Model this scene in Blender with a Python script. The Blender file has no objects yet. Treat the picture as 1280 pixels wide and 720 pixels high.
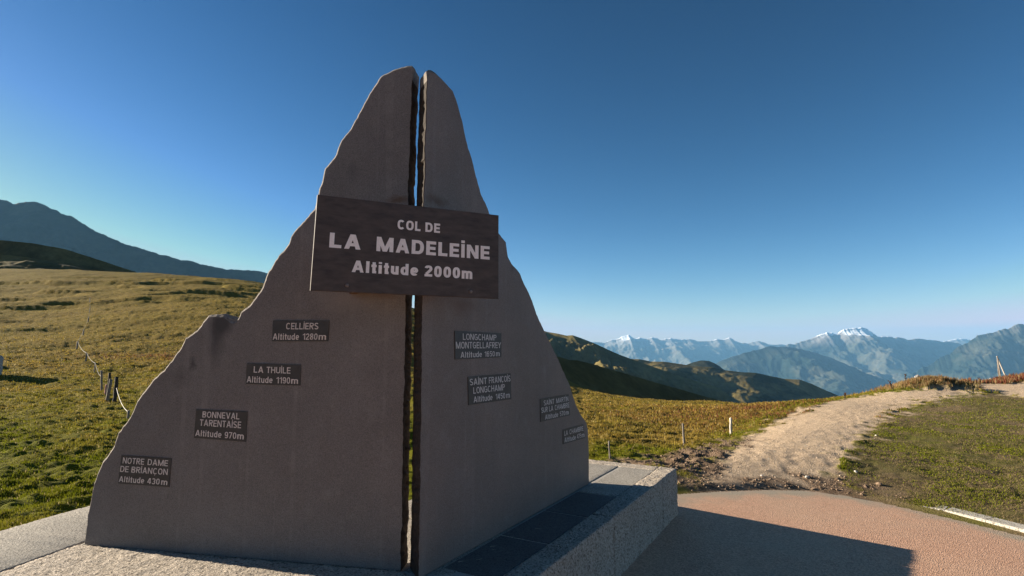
import bpy, bmesh, math, random
import numpy as np
from mathutils import Vector
R = math.radians
random.seed(7); rng = np.random.default_rng(7)
scn = bpy.context.scene
COL = scn.collection

# ------------------------------------------------------------------ camera, sky, sun, exposure
CAM_Z = 1.35            # z = 0 is the top of the monument's plinth
PITCH = R(5.78)
FPX = 711.1             # focal length in photo pixels (20 mm on a 36 mm sensor)
cam_d = bpy.data.cameras.new("camera"); cam = bpy.data.objects.new("camera", cam_d); COL.objects.link(cam)
cam.location = (0, 0, CAM_Z); cam.rotation_euler = (R(90) + PITCH, 0, 0)
cam_d.lens = 20; cam_d.sensor_width = 36; cam_d.clip_start = 0.05; cam_d.clip_end = 200000
scn.camera = cam
SUN_EL = R(16); SUN_AZ = R(17.3)      # azimuth: light travels to +x, turned this much towards the camera
to_sun = Vector((-math.cos(SUN_AZ) * math.cos(SUN_EL), math.sin(SUN_AZ) * math.cos(SUN_EL), math.sin(SUN_EL)))
w = bpy.data.worlds.new("World"); scn.world = w; w.use_nodes = True
nt = w.node_tree; bg = nt.nodes["Background"]
sky = nt.nodes.new("ShaderNodeTexSky"); sky.sky_type = 'NISHITA'; sky.sun_disc = False
sky.sun_elevation = SUN_EL; sky.sun_rotation = math.atan2(to_sun.x, to_sun.y)
sky.altitude = 2000; sky.air_density = 1.0; sky.dust_density = 0.8; sky.ozone_density = 3.0
# deep polarised blue overhead: a contrast curve per channel
SKY_CURVE = [(0.33, 2.35), (0.43, 1.74), (0.385, 1.68)]
sx = nt.nodes.new("ShaderNodeSeparateColor"); cx = nt.nodes.new("ShaderNodeCombineColor"); nt.links.new(sky.outputs[0], sx.inputs[0])
for k, (gain, power) in enumerate(SKY_CURVE):
    p_ = nt.nodes.new("ShaderNodeMath"); p_.operation = 'POWER'; nt.links.new(sx.outputs[k], p_.inputs[0]); p_.inputs[1].default_value = power
    g_ = nt.nodes.new("ShaderNodeMath"); g_.operation = 'MULTIPLY'; nt.links.new(p_.outputs[0], g_.inputs[0]); g_.inputs[1].default_value = gain
    m_ = nt.nodes.new("ShaderNodeMath"); m_.operation = 'MINIMUM'; nt.links.new(g_.outputs[0], m_.inputs[0]); m_.inputs[1].default_value = (8.5, 6.0, 6.3)[k]
    nt.links.new(m_.outputs[0], cx.inputs[k])
nt.links.new(cx.outputs[0], bg.inputs[0])
bg.inputs[1].default_value = 0.0375
sl = bpy.data.lights.new("sun", 'SUN'); so = bpy.data.objects.new("sun", sl); COL.objects.link(so)
sl.energy = 5.0; sl.angle = R(0.5); sl.color = (1.0, 0.89, 0.72)
so.rotation_euler = (-to_sun).to_track_quat('-Z', 'Y').to_euler()
scn.view_settings.view_transform = 'Standard'; scn.view_settings.look = 'None'
scn.view_settings.gamma = 1; scn.view_settings.use_curve_mapping = False
scn.view_settings.exposure = 1.62
scn.render.engine = 'CYCLES'
scn.cycles.volume_bounces = 1

# ------------------------------------------------------------------ helpers
cp, sp_ = math.cos(PITCH), math.sin(PITCH)
def ray(px, py):
    a, b = px - 640.0, 360.0 - py
    return np.array([a, FPX * cp - b * sp_, FPX * sp_ + b * cp])
def at_depth(px, py, d):
    r = ray(px, py); r = r * (d / r[1]); return np.array([r[0], r[1], r[2] + CAM_Z])
def at_z(px, py, z):
    r = ray(px, py); r = r * ((z - CAM_Z) / r[2]); return np.array([r[0], r[1], z])
def at_plane(px, py, p0, n):
    r = ray(px, py); c = np.array([0, 0, CAM_Z]); t = np.dot(np.array(p0) - c, n) / np.dot(r, n)
    return c + r * t

def hash2(ix, iy, seed):
    h = (ix.astype(np.int64) * 374761393 + iy.astype(np.int64) * 668265263 + seed * 1442695041) & 0xFFFFFFFF
    h = ((h ^ (h >> 13)) * 1274126177) & 0xFFFFFFFF
    return ((h ^ (h >> 16)) & 0xFFFF) / 65535.0
def noise2(x, y, seed=0):
    x = np.asarray(x, float); y = np.asarray(y, float)
    ix = np.floor(x); iy = np.floor(y); fx = x - ix; fy = y - iy
    def g(dx, dy):
        a = hash2(ix + dx, iy + dy, seed) * 2 * np.pi
        return np.cos(a) * (fx - dx) + np.sin(a) * (fy - dy)
    u = fx * fx * fx * (fx * (fx * 6 - 15) + 10); v = fy * fy * fy * (fy * (fy * 6 - 15) + 10)
    a = g(0, 0) * (1 - u) + g(1, 0) * u; b = g(0, 1) * (1 - u) + g(1, 1) * u
    return (a * (1 - v) + b * v) * 1.5
def fbm(x, y, oct=4, seed=0, gain=0.5):
    s = 0; a = 1
    for k in range(oct):
        s = s + a * noise2(x * 2 ** k, y * 2 ** k, seed + k * 17); a *= gain
    return s
def ridged(x, y, oct=5, seed=0, gain=0.5):
    s = 0; a = 1; t = 0
    for k in range(oct):
        s = s + a * (1 - np.abs(noise2(x * 2 ** k, y * 2 ** k, seed + k * 13)) * 1.6); t += a; a *= gain
    return s / t
def sstep(a, b, x):
    t = np.clip((x - a) / (b - a), 0, 1); return t * t * (3 - 2 * t)

def tag(o, label=None, cat=None, group=None, kind=None):
    for k, v in (("label", label), ("category", cat), ("group", group), ("kind", kind)):
        if v: o[k] = v
    return o
def empty(name, loc, label, cat, group=None):
    o = bpy.data.objects.new(name, None); COL.objects.link(o); o.location = loc
    o.empty_display_size = 0.2
    return tag(o, label, cat, group)
def mesh_obj(name, verts, faces, mat, parent=None, smooth=False):
    v = np.asarray(verts, float)
    if parent is not None:
        off = np.zeros(3); p = parent
        while p is not None: off += np.array(p.location); p = p.parent
        v = v - off
    me = bpy.data.meshes.new(name); me.from_pydata([tuple(q) for q in v], [], [tuple(int(i) for i in f) for f in faces])
    me.materials.append(mat)
    if smooth: me.polygons.foreach_set("use_smooth", [True] * len(me.polygons))
    me.update()
    o = bpy.data.objects.new(name, me); COL.objects.link(o)
    if parent is not None: o.parent = parent
    return o
def big_mesh(name, V, Q, mat, attrs=None, smooth=True, nv=4):
    """V (n,3), Q (m,nv) numpy; fast"""
    me = bpy.data.meshes.new(name); m = len(Q)
    me.vertices.add(len(V)); me.vertices.foreach_set("co", V.astype(np.float32).ravel())
    me.loops.add(m * nv); me.loops.foreach_set("vertex_index", Q.astype(np.int32).ravel())
    me.polygons.add(m); me.polygons.foreach_set("loop_start", np.arange(0, m * nv, nv, dtype=np.int32))
    me.polygons.foreach_set("use_smooth", np.full(m, smooth))
    me.update(calc_edges=True)
    for k, a in (attrs or {}).items():
        c = np.ones((len(V), 4), np.float32); c[:, :a.shape[1]] = a
        at = me.color_attributes.new(k, 'FLOAT_COLOR', 'POINT'); at.data.foreach_set("color", c.ravel())
    me.materials.append(mat)
    o = bpy.data.objects.new(name, me); COL.objects.link(o); return o
def compact(V, Q, keep, attrs):
    q = Q[keep]; used = np.unique(q); rm = np.full(len(V), -1, np.int64); rm[used] = np.arange(len(used))
    return V[used], rm[q], {k: a[used] for k, a in attrs.items()}

class NT:
    def __init__(s, name, rough=0.9, spec=0.3):
        s.m = bpy.data.materials.new(name); s.m.use_nodes = True; s.t = s.m.node_tree; s.t.nodes.clear()
        s.out = s.n("ShaderNodeOutputMaterial"); s.b = s.n("ShaderNodeBsdfPrincipled")
        s.b.inputs["Roughness"].default_value = rough; s.b.inputs["Specular IOR Level"].default_value = spec
        s.l(s.b.outputs[0], s.out.inputs[0])
    def n(s, t): return s.t.nodes.new(t)
    def l(s, a, b): s.t.links.new(a, b)
    def val(s, sock, v):
        if hasattr(v, "is_output") or isinstance(v, bpy.types.NodeSocket): s.l(v, sock)
        else: sock.default_value = v
    def coord(s, k="Object"): return s.n("ShaderNodeTexCoord").outputs[k]
    def mapping(s, v, scale=(1, 1, 1), loc=(0, 0, 0)):
        m = s.n("ShaderNodeMapping"); s.l(v, m.inputs[0]); m.inputs["Scale"].default_value = scale; m.inputs["Location"].default_value = loc
        return m.outputs[0]
    def noise(s, v, scale, detail=4, rough=0.55, out="Fac", dist=0):
        n = s.n("ShaderNodeTexNoise"); s.l(v, n.inputs["Vector"]); n.inputs["Scale"].default_value = scale
        n.inputs["Detail"].default_value = detail; n.inputs["Roughness"].default_value = rough; n.inputs["Distortion"].default_value = dist
        return n.outputs[out]
    def voro(s, v, scale, out="Distance", feat='F1'):
        n = s.n("ShaderNodeTexVoronoi"); n.feature = feat; s.l(v, n.inputs["Vector"]); n.inputs["Scale"].default_value = scale
        return n.outputs[out]
    def ramp(s, f, stops):
        r = s.n("ShaderNodeValToRGB"); s.l(f, r.inputs[0]); e = r.color_ramp.elements
        while len(e) < len(stops): e.new(0.5)
        for i, (p, c) in enumerate(stops):
            e[i].position = p; e[i].color = (c, c, c, 1) if isinstance(c, (int, float)) else (*c, 1)
        return r.outputs[0]
    def mix(s, f, a, b, mode='MIX'):
        m = s.n("ShaderNodeMix"); m.data_type = 'RGBA'; m.blend_type = mode
        s.val(m.inputs[0], f)
        for i, c in ((6, a), (7, b)):
            if isinstance(c, tuple): m.inputs[i].default_value = (*c, 1)
            else: s.val(m.inputs[i], c)
        return m.outputs[2]
    def math(s, op, a, b=0.0, clamp=False):
        m = s.n("ShaderNodeMath"); m.operation = op; m.use_clamp = clamp; s.val(m.inputs[0], a); s.val(m.inputs[1], b); return m.outputs[0]
    def attr(s, name):
        a = s.n("ShaderNodeAttribute"); a.attribute_name = name; return a
    def sep(s, c):
        x = s.n("ShaderNodeSeparateColor"); s.l(c, x.inputs[0]); return x.outputs
    def sepv(s, c):
        x = s.n("ShaderNodeSeparateXYZ"); s.l(c, x.inputs[0]); return x.outputs
    def color(s, c):
        if isinstance(c, tuple): s.b.inputs["Base Color"].default_value = (*c, 1)
        else: s.l(c, s.b.inputs["Base Color"])
    def bump(s, h, strength=0.5, dist=0.01, prev=None):
        b = s.n("ShaderNodeBump"); s.l(h, b.inputs["Height"]); b.inputs["Strength"].default_value = strength; b.inputs["Distance"].default_value = dist
        if prev is not None: s.l(prev, b.inputs["Normal"])
        s.l(b.outputs[0], s.b.inputs["Normal"]); return b.outputs[0]

# ------------------------------------------------------------------ materials
def mat_slab(name, spots, base=(0.173, 0.155, 0.145)):
    s = NT(name, 0.62, 0.35); v = s.coord(); uv = s.coord("UV")
    big = s.noise(v, 1.6, 5, 0.6); fine = s.noise(v, 160, 3, 0.7); mid = s.noise(v, 9, 4, 0.6)
    streak = s.noise(s.mapping(v, (7, 7, 0.7)), 1.6, 4, 0.6)
    c = s.mix(s.ramp(big, [(0.3, 0.0), (0.7, 1.0)]), tuple(x * 0.86 for x in base), tuple(x * 1.12 for x in base))
    c = s.mix(s.math('MULTIPLY', s.ramp(streak, [(0.5, 0.0), (0.72, 1.0)]), 0.16), c, (0.13, 0.115, 0.105))
    c = s.mix(s.math('MULTIPLY', s.ramp(mid, [(0.55, 0.0), (0.8, 1.0)]), 0.3), c, (0.27, 0.245, 0.225))
    c = s.mix(0.8, c, s.ramp(fine, [(0.3, 0.45), (0.5, 0.9), (0.7, 1.35)]), 'MULTIPLY')
    wob = s.noise(v, 6, 4, 0.65, "Color")
    wv = s.n("ShaderNodeVectorMath"); wv.operation = 'MULTIPLY_ADD'; s.l(wob, wv.inputs[0]); wv.inputs[1].default_value = (0.10, 0.10, 0); s.l(uv, wv.inputs[2])
    for (u0, z0, ru, rz, soft, amt, col) in spots:
        m = s.mapping(wv.outputs[0], (1 / ru, 1 / rz, 0), (-(u0 + .05) / ru, -(z0 + .05) / rz, 0))
        ln = s.n("ShaderNodeVectorMath"); ln.operation = 'LENGTH'; s.l(m, ln.inputs[0])
        f = s.math('MULTIPLY', s.ramp(ln.outputs["Value"], [(soft, 1.0), (1.0, 0.0)]), amt)
        c = s.mix(f, c, col)
    # faint pale drip lines
    line = s.noise(s.mapping(v, (16, 16, 0.25)), 1.0, 1, 0.4)
    c = s.mix(s.math('MULTIPLY', s.ramp(line, [(0.655, 0.0), (0.675, 1.0)]), s.math('MULTIPLY', s.ramp(mid, [(0.35, 0.0), (0.6, 1.0)]), 0.12)), c, (0.34, 0.30, 0.275))
    s.color(c)
    s.bump(s.mix(0.5, fine, mid), 0.35, 0.005)
    return s.m
def mat_granite(name, lo, hi, grain=90, bumpd=0.012, rough_amt=1.0):
    s = NT(name, 0.85, 0.3); v = s.coord()
    sp = s.noise(v, grain, 3, 0.7); sp2 = s.voro(v, grain * 1.3, "Color"); big = s.noise(v, 3.0, 4, 0.6); pits = s.noise(v, grain * 0.55, 4, 0.75)
    c = s.mix(s.ramp(sp, [(0.36, 0.0), (0.62, 1.0)]), lo, hi)
    g = s.sep(sp2)[0]
    c = s.mix(s.math('MULTIPLY', s.ramp(g, [(0.10, 1.0), (0.16, 0.0)]), 0.75), c, tuple(x * 0.35 for x in lo))
    c = s.mix(0.35, c, s.ramp(big, [(0.3, 0.7), (0.7, 1.2)]), 'MULTIPLY')
    c = s.mix(s.math('MULTIPLY', s.ramp(pits, [(0.30, 1.0), (0.42, 0.0)]), 0.5), c, tuple(x * 0.5 for x in lo))
    s.color(c); s.bump(s.mix(0.35, pits, sp), rough_amt, bumpd)
    return s.m
def mat_simple(name, c0, c1, scale, rough=0.8, spec=0.3, bump=0.2, dist=0.004, stretch=(1, 1, 1)):
    s = NT(name, rough, spec); v = s.mapping(s.coord(), stretch); n = s.noise(v, scale, 5, 0.62)
    s.color(s.mix(s.ramp(n, [(0.3, 0.0), (0.7, 1.0)]), c0, c1)); s.bump(n, bump, dist); return s.m

M_rough_edge = mat_simple("split_stone", (0.10, 0.085, 0.075), (0.27, 0.235, 0.205), 45, 0.9, 0.2, 0.8, 0.01)
M_end = mat_simple("shade_toned_cut_stone", (0.022, 0.017, 0.014), (0.055, 0.042, 0.034), 38, 0.9, 0.2, 0.9, 0.012)  # gap end faces: brown cut stone, darkened to stand in for shade
M_sign = mat_simple("dark_sign_board", (0.038, 0.026, 0.021), (0.090, 0.064, 0.051), 9, 0.55, 0.4, 0.12, 0.003, (1, 1, 3.5))
M_plaque = mat_simple("dark_plaque", (0.036, 0.034, 0.032), (0.062, 0.056, 0.052), 20, 0.5, 0.4, 0.1, 0.002)
M_letter = mat_simple("pale_lettering", (0.80, 0.72, 0.68), (0.90, 0.83, 0.79), 60, 0.7, 0.3, 0.1, 0.001)
M_letter_dim = mat_simple("worn_lettering", (0.50, 0.45, 0.42), (0.72, 0.65, 0.60), 70, 0.7, 0.3, 0.1, 0.001)
M_rust = mat_simple("rusty_steel", (0.05, 0.022, 0.010), (0.16, 0.07, 0.03), 30, 0.8, 0.3, 0.4, 0.004)
M_border = mat_granite("bush_hammered_granite", (0.31, 0.255, 0.195), (0.62, 0.53, 0.435), 70, 0.03, 1.0)
M_border2 = mat_granite("grey_granite", (0.21, 0.19, 0.16), (0.47, 0.42, 0.355), 95, 0.016, 1.0)
M_tile = mat_granite("dark_paving_slab", (0.085, 0.08, 0.076), (0.155, 0.148, 0.14), 120, 0.003, 0.6)
M_mortar = mat_simple("pale_mortar", (0.30, 0.275, 0.245), (0.44, 0.41, 0.37), 80, 0.95, 0.1, 0.6, 0.004)
M_wood = mat_simple("weathered_wood", (0.10, 0.085, 0.07), (0.30, 0.26, 0.22), 14, 0.9, 0.2, 0.8, 0.006, (6, 6, 0.8))
M_palewood = mat_simple("pale_painted_wood", (0.36, 0.32, 0.27), (0.58, 0.54, 0.48), 18, 0.8, 0.3, 0.3, 0.003, (5, 5, 1))
M_darkwood = mat_simple("dark_brown_wood", (0.022, 0.018, 0.015), (0.07, 0.058, 0.048), 14, 0.9, 0.2, 0.8, 0.006, (6, 6, 0.8))  # dark brown, for some fence posts and the weed stems
M_pinkwood = mat_simple("reddish_wood", (0.28, 0.12, 0.10), (0.45, 0.25, 0.22), 14, 0.9, 0.2, 0.6, 0.006, (6, 6, 0.8))
M_wire = mat_simple("pale_tape", (0.20, 0.18, 0.14), (0.32, 0.29, 0.23), 40, 0.6, 0.4, 0.1, 0.001)
M_stone = mat_granite("fieldstone", (0.22, 0.21, 0.20), (0.46, 0.44, 0.41), 40, 0.02, 1.0)
M_palestone = mat_simple("pale_stone", (0.38, 0.34, 0.29), (0.58, 0.53, 0.46), 30, 0.9, 0.2, 0.5, 0.006)
M_kerb = mat_granite("pale_kerb", (0.38, 0.34, 0.28), (0.60, 0.55, 0.47), 60, 0.008, 0.8)

M_clod = mat_simple("soil_clod", (0.12, 0.08, 0.053), (0.27, 0.19, 0.13), 25, 0.95, 0.1, 0.6, 0.01)
def mat_terrain():
    s = NT("alpine_ground", 0.95, 0.03); v = s.coord()
    A = s.sep(s.attr("surf").outputs["Color"]); B = s.sep(s.attr("veg").outputs["Color"])
    n1 = s.noise(v, 0.8, 6, 0.65); n2 = s.noise(v, 5.5, 5, 0.65); n3 = s.noise(v, 38, 4, 0.7); n4 = s.noise(v, 0.06, 5, 0.6)
    gold = s.mix(s.ramp(n2, [(0.3, 0.0), (0.7, 1.0)]), (0.125, 0.085, 0.017), (0.29, 0.20, 0.045))
    green = s.mix(s.ramp(n2, [(0.3, 0.0), (0.7, 1.0)]), (0.075, 0.08, 0.005), (0.17, 0.178, 0.012))
    gf = s.math('ADD', B[0], s.math('MULTIPLY', s.math('SUBTRACT', n1, 0.5), 1.1), True)
    c = s.mix(gf, gold, green)
    c = s.mix(s.math('MULTIPLY', s.ramp(n4, [(0.45, 0.0), (0.7, 1.0)]), 0.4), c, (0.16, 0.105, 0.035))
    rust = s.mix(n3, (0.10, 0.045, 0.018), (0.20, 0.10, 0.040))
    c = s.mix(B[1], c, rust)
    dk = s.ramp(n3, [(0.30, 0.55), (0.55, 1.0), (0.75, 1.25)])
    c = s.mix(0.6, c, dk, 'MULTIPLY')
    # lawn with bare soil showing
    lawn = s.mix(s.ramp(n1, [(0.42, 0.0), (0.62, 1.0)]), (0.17, 0.125, 0.068), (0.12, 0.115, 0.026))
    lawn = s.mix(0.5, lawn, s.ramp(n3, [(0.3, 0.6), (0.7, 1.35)]), 'MULTIPLY')
    c = s.mix(A[2], c, lawn)
    soil = s.mix(s.ramp(n2, [(0.35, 0.0), (0.7, 1.0)]), (0.12, 0.08, 0.052), (0.29, 0.205, 0.14))
    soil = s.mix(0.5, soil, s.ramp(n3, [(0.3, 0.5), (0.7, 1.4)]), 'MULTIPLY')
    peb = s.voro(v, 55, "Color"); pebg = s.sep(peb)[0]
    grav = s.mix(s.ramp(pebg, [(0.05, 0.0), (0.9, 1.0)]), (0.43, 0.315, 0.205), (0.66, 0.505, 0.36))
    grav = s.mix(s.math('MULTIPLY', s.ramp(n1, [(0.42, 0.0), (0.72, 1.0)]), 0.3), grav, (0.40, 0.29, 0.195))
    grav = s.mix(0.4, grav, s.ramp(n3, [(0.3, 0.7), (0.7, 1.2)]), 'MULTIPLY')
    pf = s.math('ADD', A[0], s.math('MULTIPLY', s.math('SUBTRACT', n2, 0.5), s.math('MULTIPLY', s.math('MULTIPLY', A[0], s.math('SUBTRACT', 1.0, A[0])), 5.0)), True)
    c = s.mix(pf, c, grav)
    c = s.mix(A[1], c, soil)
    s.color(c)
    b1 = s.bump(n3, 0.8, 0.05)
    s.bump(s.math('MULTIPLY', s.voro(v, 55), A[0]), 0.4, 0.01, b1)
    return s.m
def mat_road():
    s = NT("red_aggregate_road", 0.9, 0.25); v = s.coord()
    pc = s.sep(s.voro(v, 85, "Color"))[0]; n1 = s.noise(v, 1.1, 5, 0.6); n3 = s.noise(v, 60, 4, 0.7)
    c = s.mix(s.ramp(pc, [(0.0, 0.0), (1.0, 1.0)]), (0.40, 0.22, 0.135), (0.75, 0.45, 0.295))
    c = s.mix(s.math('MULTIPLY', s.ramp(n1, [(0.4, 0.0), (0.7, 1.0)]), 0.5), c, (0.58, 0.39, 0.26))
    c = s.mix(0.5, c, s.ramp(n3, [(0.3, 0.6), (0.7, 1.3)]), 'MULTIPLY')
    e = s.sep(s.attr("surf").outputs["Color"])[0]
    c = s.mix(s.math('MULTIPLY', e, s.ramp(n1, [(0.3, 0.5), (0.6, 1.0)])), c, (0.36, 0.305, 0.225))
    s.color(c); s.bump(s.voro(v, 85), 0.5, 0.008); return s.m
def mat_hill(name, lo, hi, forest=(0.018, 0.03, 0.012), fscale=0.004, famt=0.6, rock=None, snow=None, gscale=0.012, thr=(0.5, 0.62)):
    s = NT(name, 0.95, 0.05); v = s.coord(); n1 = s.noise(v, gscale, 7, 0.65); n2 = s.noise(v, gscale * 9, 5, 0.7)
    c = s.mix(s.ramp(n1, [(0.35, 0.0), (0.65, 1.0)]), lo, hi)
    c = s.mix(0.6, c, s.ramp(n2, [(0.3, 0.55), (0.7, 1.3)]), 'MULTIPLY')
    f = s.noise(s.mapping(v, (1, 1, 2.0)), fscale, 7, 0.65)
    c = s.mix(s.math('MULTIPLY', s.ramp(f, [(thr[0], 0.0), (thr[1], 1.0)]), famt), c, forest)
    z = s.sepv(v)[2]
    if rock:
        z0, z1, col = rock
        k = s.math('ADD', s.math('DIVIDE', s.math('SUBTRACT', z, z0), z1 - z0), s.math('MULTIPLY', s.math('SUBTRACT', f, 0.5), 2.2), True)
        c = s.mix(k, c, s.mix(n2, tuple(x * .7 for x in col), tuple(x * 1.3 for x in col)))
    if snow:
        z0, z1 = snow
        nz = s.sepv(s.n("ShaderNodeNewGeometry").outputs["Normal"])[2]
        k = s.math('ADD', s.math('DIVIDE', s.math('SUBTRACT', z, z0), z1 - z0), s.math('MULTIPLY', s.math('SUBTRACT', n1, 0.5), 2.5))
        k = s.math('ADD', k, s.math('MULTIPLY', s.math('SUBTRACT', nz, 0.75), 1.2), True)
        c = s.mix(s.ramp(k, [(0.45, 0.0), (0.6, 1.0)]), c, (0.80, 0.82, 0.86))
    s.color(c); return s.m
M_terrain = mat_terrain(); M_road = mat_road()
def mat_blades():
    s = NT("grass_blades", 0.8, 0.04); c = s.attr("tint").outputs["Color"]; s.color(c)
    t = s.n("ShaderNodeBsdfTranslucent"); s.l(c, t.inputs[0]); m = s.n("ShaderNodeMixShader"); m.inputs[0].default_value = 0.3
    s.l(s.b.outputs[0], m.inputs[1]); s.l(t.outputs[0], m.inputs[2]); s.l(m.outputs[0], s.out.inputs[0]); return s.m
M_blades = mat_blades()

# ------------------------------------------------------------------ terrain height function (thin-plate through surveyed points)
CP = []   # (x, y, z)
for px, py, d in [
    # left meadow, rising to its shoulder
    (-250, 640, 6.5), (0, 610, 7.2), (120, 600, 7.5), (60, 560, 9.5), (0, 540, 11.5), (190, 545, 11), (137, 503, 17), (0, 500, 18), (-300, 500, 18),
    (250, 500, 18), (60, 470, 25), (0, 448, 30), (200, 460, 28), (60, 420, 45), (-200, 440, 32), (250, 420, 45), (60, 395, 62), (250, 385, 66),
    (0, 372, 88), (130, 368, 92), (270, 368, 95), (0, 350, 130), (180, 351, 130), (320, 360, 125), (0, 337, 175), (90, 338, 178), (180, 341.5, 178), (250, 346, 172), (320, 353, 165),
    (-300, 372, 88), (-300, 335, 175), (-700, 330, 175), (-700, 400, 60),
    (400, 385, 105), (400, 371, 150), (400, 450, 30), (515, 470, 28), (515, 425, 60), (515, 396, 130), (620, 470, 40), (620, 432, 110), (700, 486, 40), (690, 470, 90),
    # right meadow
    (760, 570, 9.5), (760, 530, 15), (850, 557, 11.5), (912, 543.5, 14), (770, 500, 32), (850, 508, 32), (740, 490, 60), (800, 499, 62), (850, 505, 62), (890, 509, 60), (930, 511, 55), (800, 503, 40), (860, 511, 38), (720, 494, 36), (960, 508, 33), (1000, 503, 27),
    # gravel path, lawn and the shoulder they cross
    (870, 612, 7.3), (950, 570, 9.4), (980, 540, 12.2), (1040, 530, 13.6), (1040, 505, 18), (1060, 497.5, 22), (1110, 490, 23), (1120, 512, 17), (1100, 545, 12.2), (1100, 600, 8.4), (1200, 560, 10.9),
    (1180, 486, 26), (1215, 481, 30), (1240, 493, 24), (1280, 497, 22), (1200, 505, 18), (1280, 560, 11.1), (1280, 620, 7.9), (1280, 479, 33), (1250, 475, 38), (1280, 474, 42), (1400, 560, 11.3), (1500, 475, 40), (1500, 500, 20),
]: CP.append(at_depth(px, py, d))
for x, y, z in [
    # the hillside drops away behind the shoulders
    (-100, 330, 20), (-30, 330, 12), (-250, 400, 30), (10, 260, -12), (40, 160, -22), (60, 120, -22), (30, 90, -11), (35, 60, -10), (50, 70, -12), (80, 90, -20), (60, 40, -1.5), (30, 44, -4.5), (26, 48, -5),
    (38, 58, -5), (120, 200, -55), (0, 420, -25), (200, 380, -110), (-150, 500, 5),
    (-5, 2, -.45), (-3, -5, -.48), (4, -5, -.55), (-12, -3, -.4), (12, -5, -.9), (0, -25, -.6), (0, -80, -1), (-40, -20, 0), (-60, 20, 2), (40, -20, -1.5), (-100, -60, 6), (100, -60, -6), (-4.2, 4.6, -.12), (-4.6, 3.2, -.12), (-2, 7, -.3), (0.5, 8, -.42)]:
    CP.append(np.array([x, y, z]))
CP = np.array(CP)
def tc(x, y):      # coordinates in which the terrain is even: compressed radius
    r = np.hypot(x, y) + 1e-9; k = 6 * np.log1p(r / 6) / r
    return np.stack([x * k, y * k], -1)
def tps(r2): return 0.5 * r2 * np.log(r2 + 1e-9)
_c = tc(CP[:, 0], CP[:, 1]); n_ = len(CP)
zc = CP[:, 2] / (1 + np.hypot(CP[:, 0], CP[:, 1]) / 12.0)       # interpolate slope-like value, keeps near ground precise
_K = tps(((_c[:, None] - _c[None]) ** 2).sum(-1)) + np.eye(n_) * 0.004
_P = np.c_[np.ones(n_), _c]
_S = np.linalg.solve(np.block([[_K, _P], [_P.T, np.zeros((3, 3))]]), np.r_[zc, 0, 0, 0])
def z_tps(x, y):
    x = np.asarray(x, float); y = np.asarray(y, float); sh = x.shape; x = x.ravel(); y = y.ravel(); out = np.empty(len(x))
    for i in range(0, len(x), 40000):
        p = tc(x[i:i + 40000], y[i:i + 40000]); d2 = ((p[:, None] - _c[None]) ** 2).sum(-1)
        out[i:i + 40000] = tps(d2) @ _S[:n_] + _S[n_] + p @ _S[n_ + 1:]
    return (out * (1 + np.hypot(x, y) / 12.0)).reshape(sh)
def z_road(x, y): return -0.485 - 0.07 * np.maximum(np.asarray(x) - 1.7, 0) + 0.004 * noise2(np.asarray(x) * .8, np.asarray(y) * .8, 5)

def on_road(px, py):
    z = -0.5
    for _ in range(12): p = at_z(px, py, z); z = float(z_road(p[0], p[1]))
    return np.array([p[0], p[1]])
def on_land(px, py, dmax=80):
    ds = np.exp(np.linspace(math.log(4), math.log(dmax), 500)); P = np.array([at_depth(px, py, d) for d in ds])
    g = z_tps(P[:, 0], P[:, 1]); k = np.nonzero(P[:, 2] <= g)[0]
    return P[k[0] if len(k) else np.argmin(P[:, 2] - g)][:2]

ROAD_EDGE = [on_road(*p) for p in [(846, 618), (900, 614.5), (960, 612.5), (1010, 613.5), (1050, 619), (1090, 626), (1135, 636), (1200, 651), (1280, 671), (1345, 690)]]
POLY_ROAD = np.array([(-9, 2.4), (-3.2, 2.6), (0.5, 5.5)] + [tuple(p) for p in ROAD_EDGE] + [(7.5, 2.5), (9, -9), (-9, -9)])
POLY_PATH = np.array([on_land(*p) for p in [(866, 616), (882, 590), (905, 567), (935, 546), (975, 525), (1010, 511), (1050, 500), (1090, 493.5), (1130, 489.5), (1165, 487), (1205, 487.5), (1225, 489), (1205, 494),
                                            (1175, 498), (1135, 509), (1110, 520), (1090, 533), (1078, 546), (1064, 560), (1052, 577), (1050, 596), (1050, 616), (960, 611)]])
POLY_FAR = np.array([on_land(*p) for p in [(1205, 487), (1212, 480), (1225, 477), (1280, 478.5), (1380, 482), (1380, 499), (1280, 496), (1240, 491.5)]])
POLY_DIRT = np.array([on_land(*p) for p in [(778, 580), (830, 568), (880, 559), (915, 549), (930, 549), (905, 570), (888, 598), (960, 590), (1040, 588), (1072, 594), (1120, 628), (1050, 617), (960, 610), (900, 621), (842, 626), (838, 590)]])
POLY_LAWN = np.array([on_land(*p) for p in [(1240, 492), (1175, 498), (1135, 509), (1110, 520), (1090, 533), (1078, 546), (1064, 560), (1052, 577), (1050, 596), (1090, 622), (1135, 633), (1200, 648), (1280, 667), (1420, 700), (1420, 500), (1280, 497)]])
def poly_sd(x, y, P):
    """signed distance, negative inside"""
    ins = np.zeros(x.shape, bool); d = np.full(x.shape, 1e9); n = len(P)
    for i in range(n):
        ax, ay = P[i]; bx, by = P[(i + 1) % n]
        c = ((ay > y) != (by > y)) & (x < (bx - ax) * (y - ay) / (by - ay + 1e-12) + ax); ins ^= c
        ex, ey = bx - ax, by - ay; t = np.clip(((x - ax) * ex + (y - ay) * ey) / (ex * ex + ey * ey + 1e-12), 0, 1)
        d = np.minimum(d, np.hypot(x - ax - t * ex, y - ay - t * ey))
    return np.where(ins, -d, d)
MOUND = at_depth(1168, 480, 26)[:2]
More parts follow.
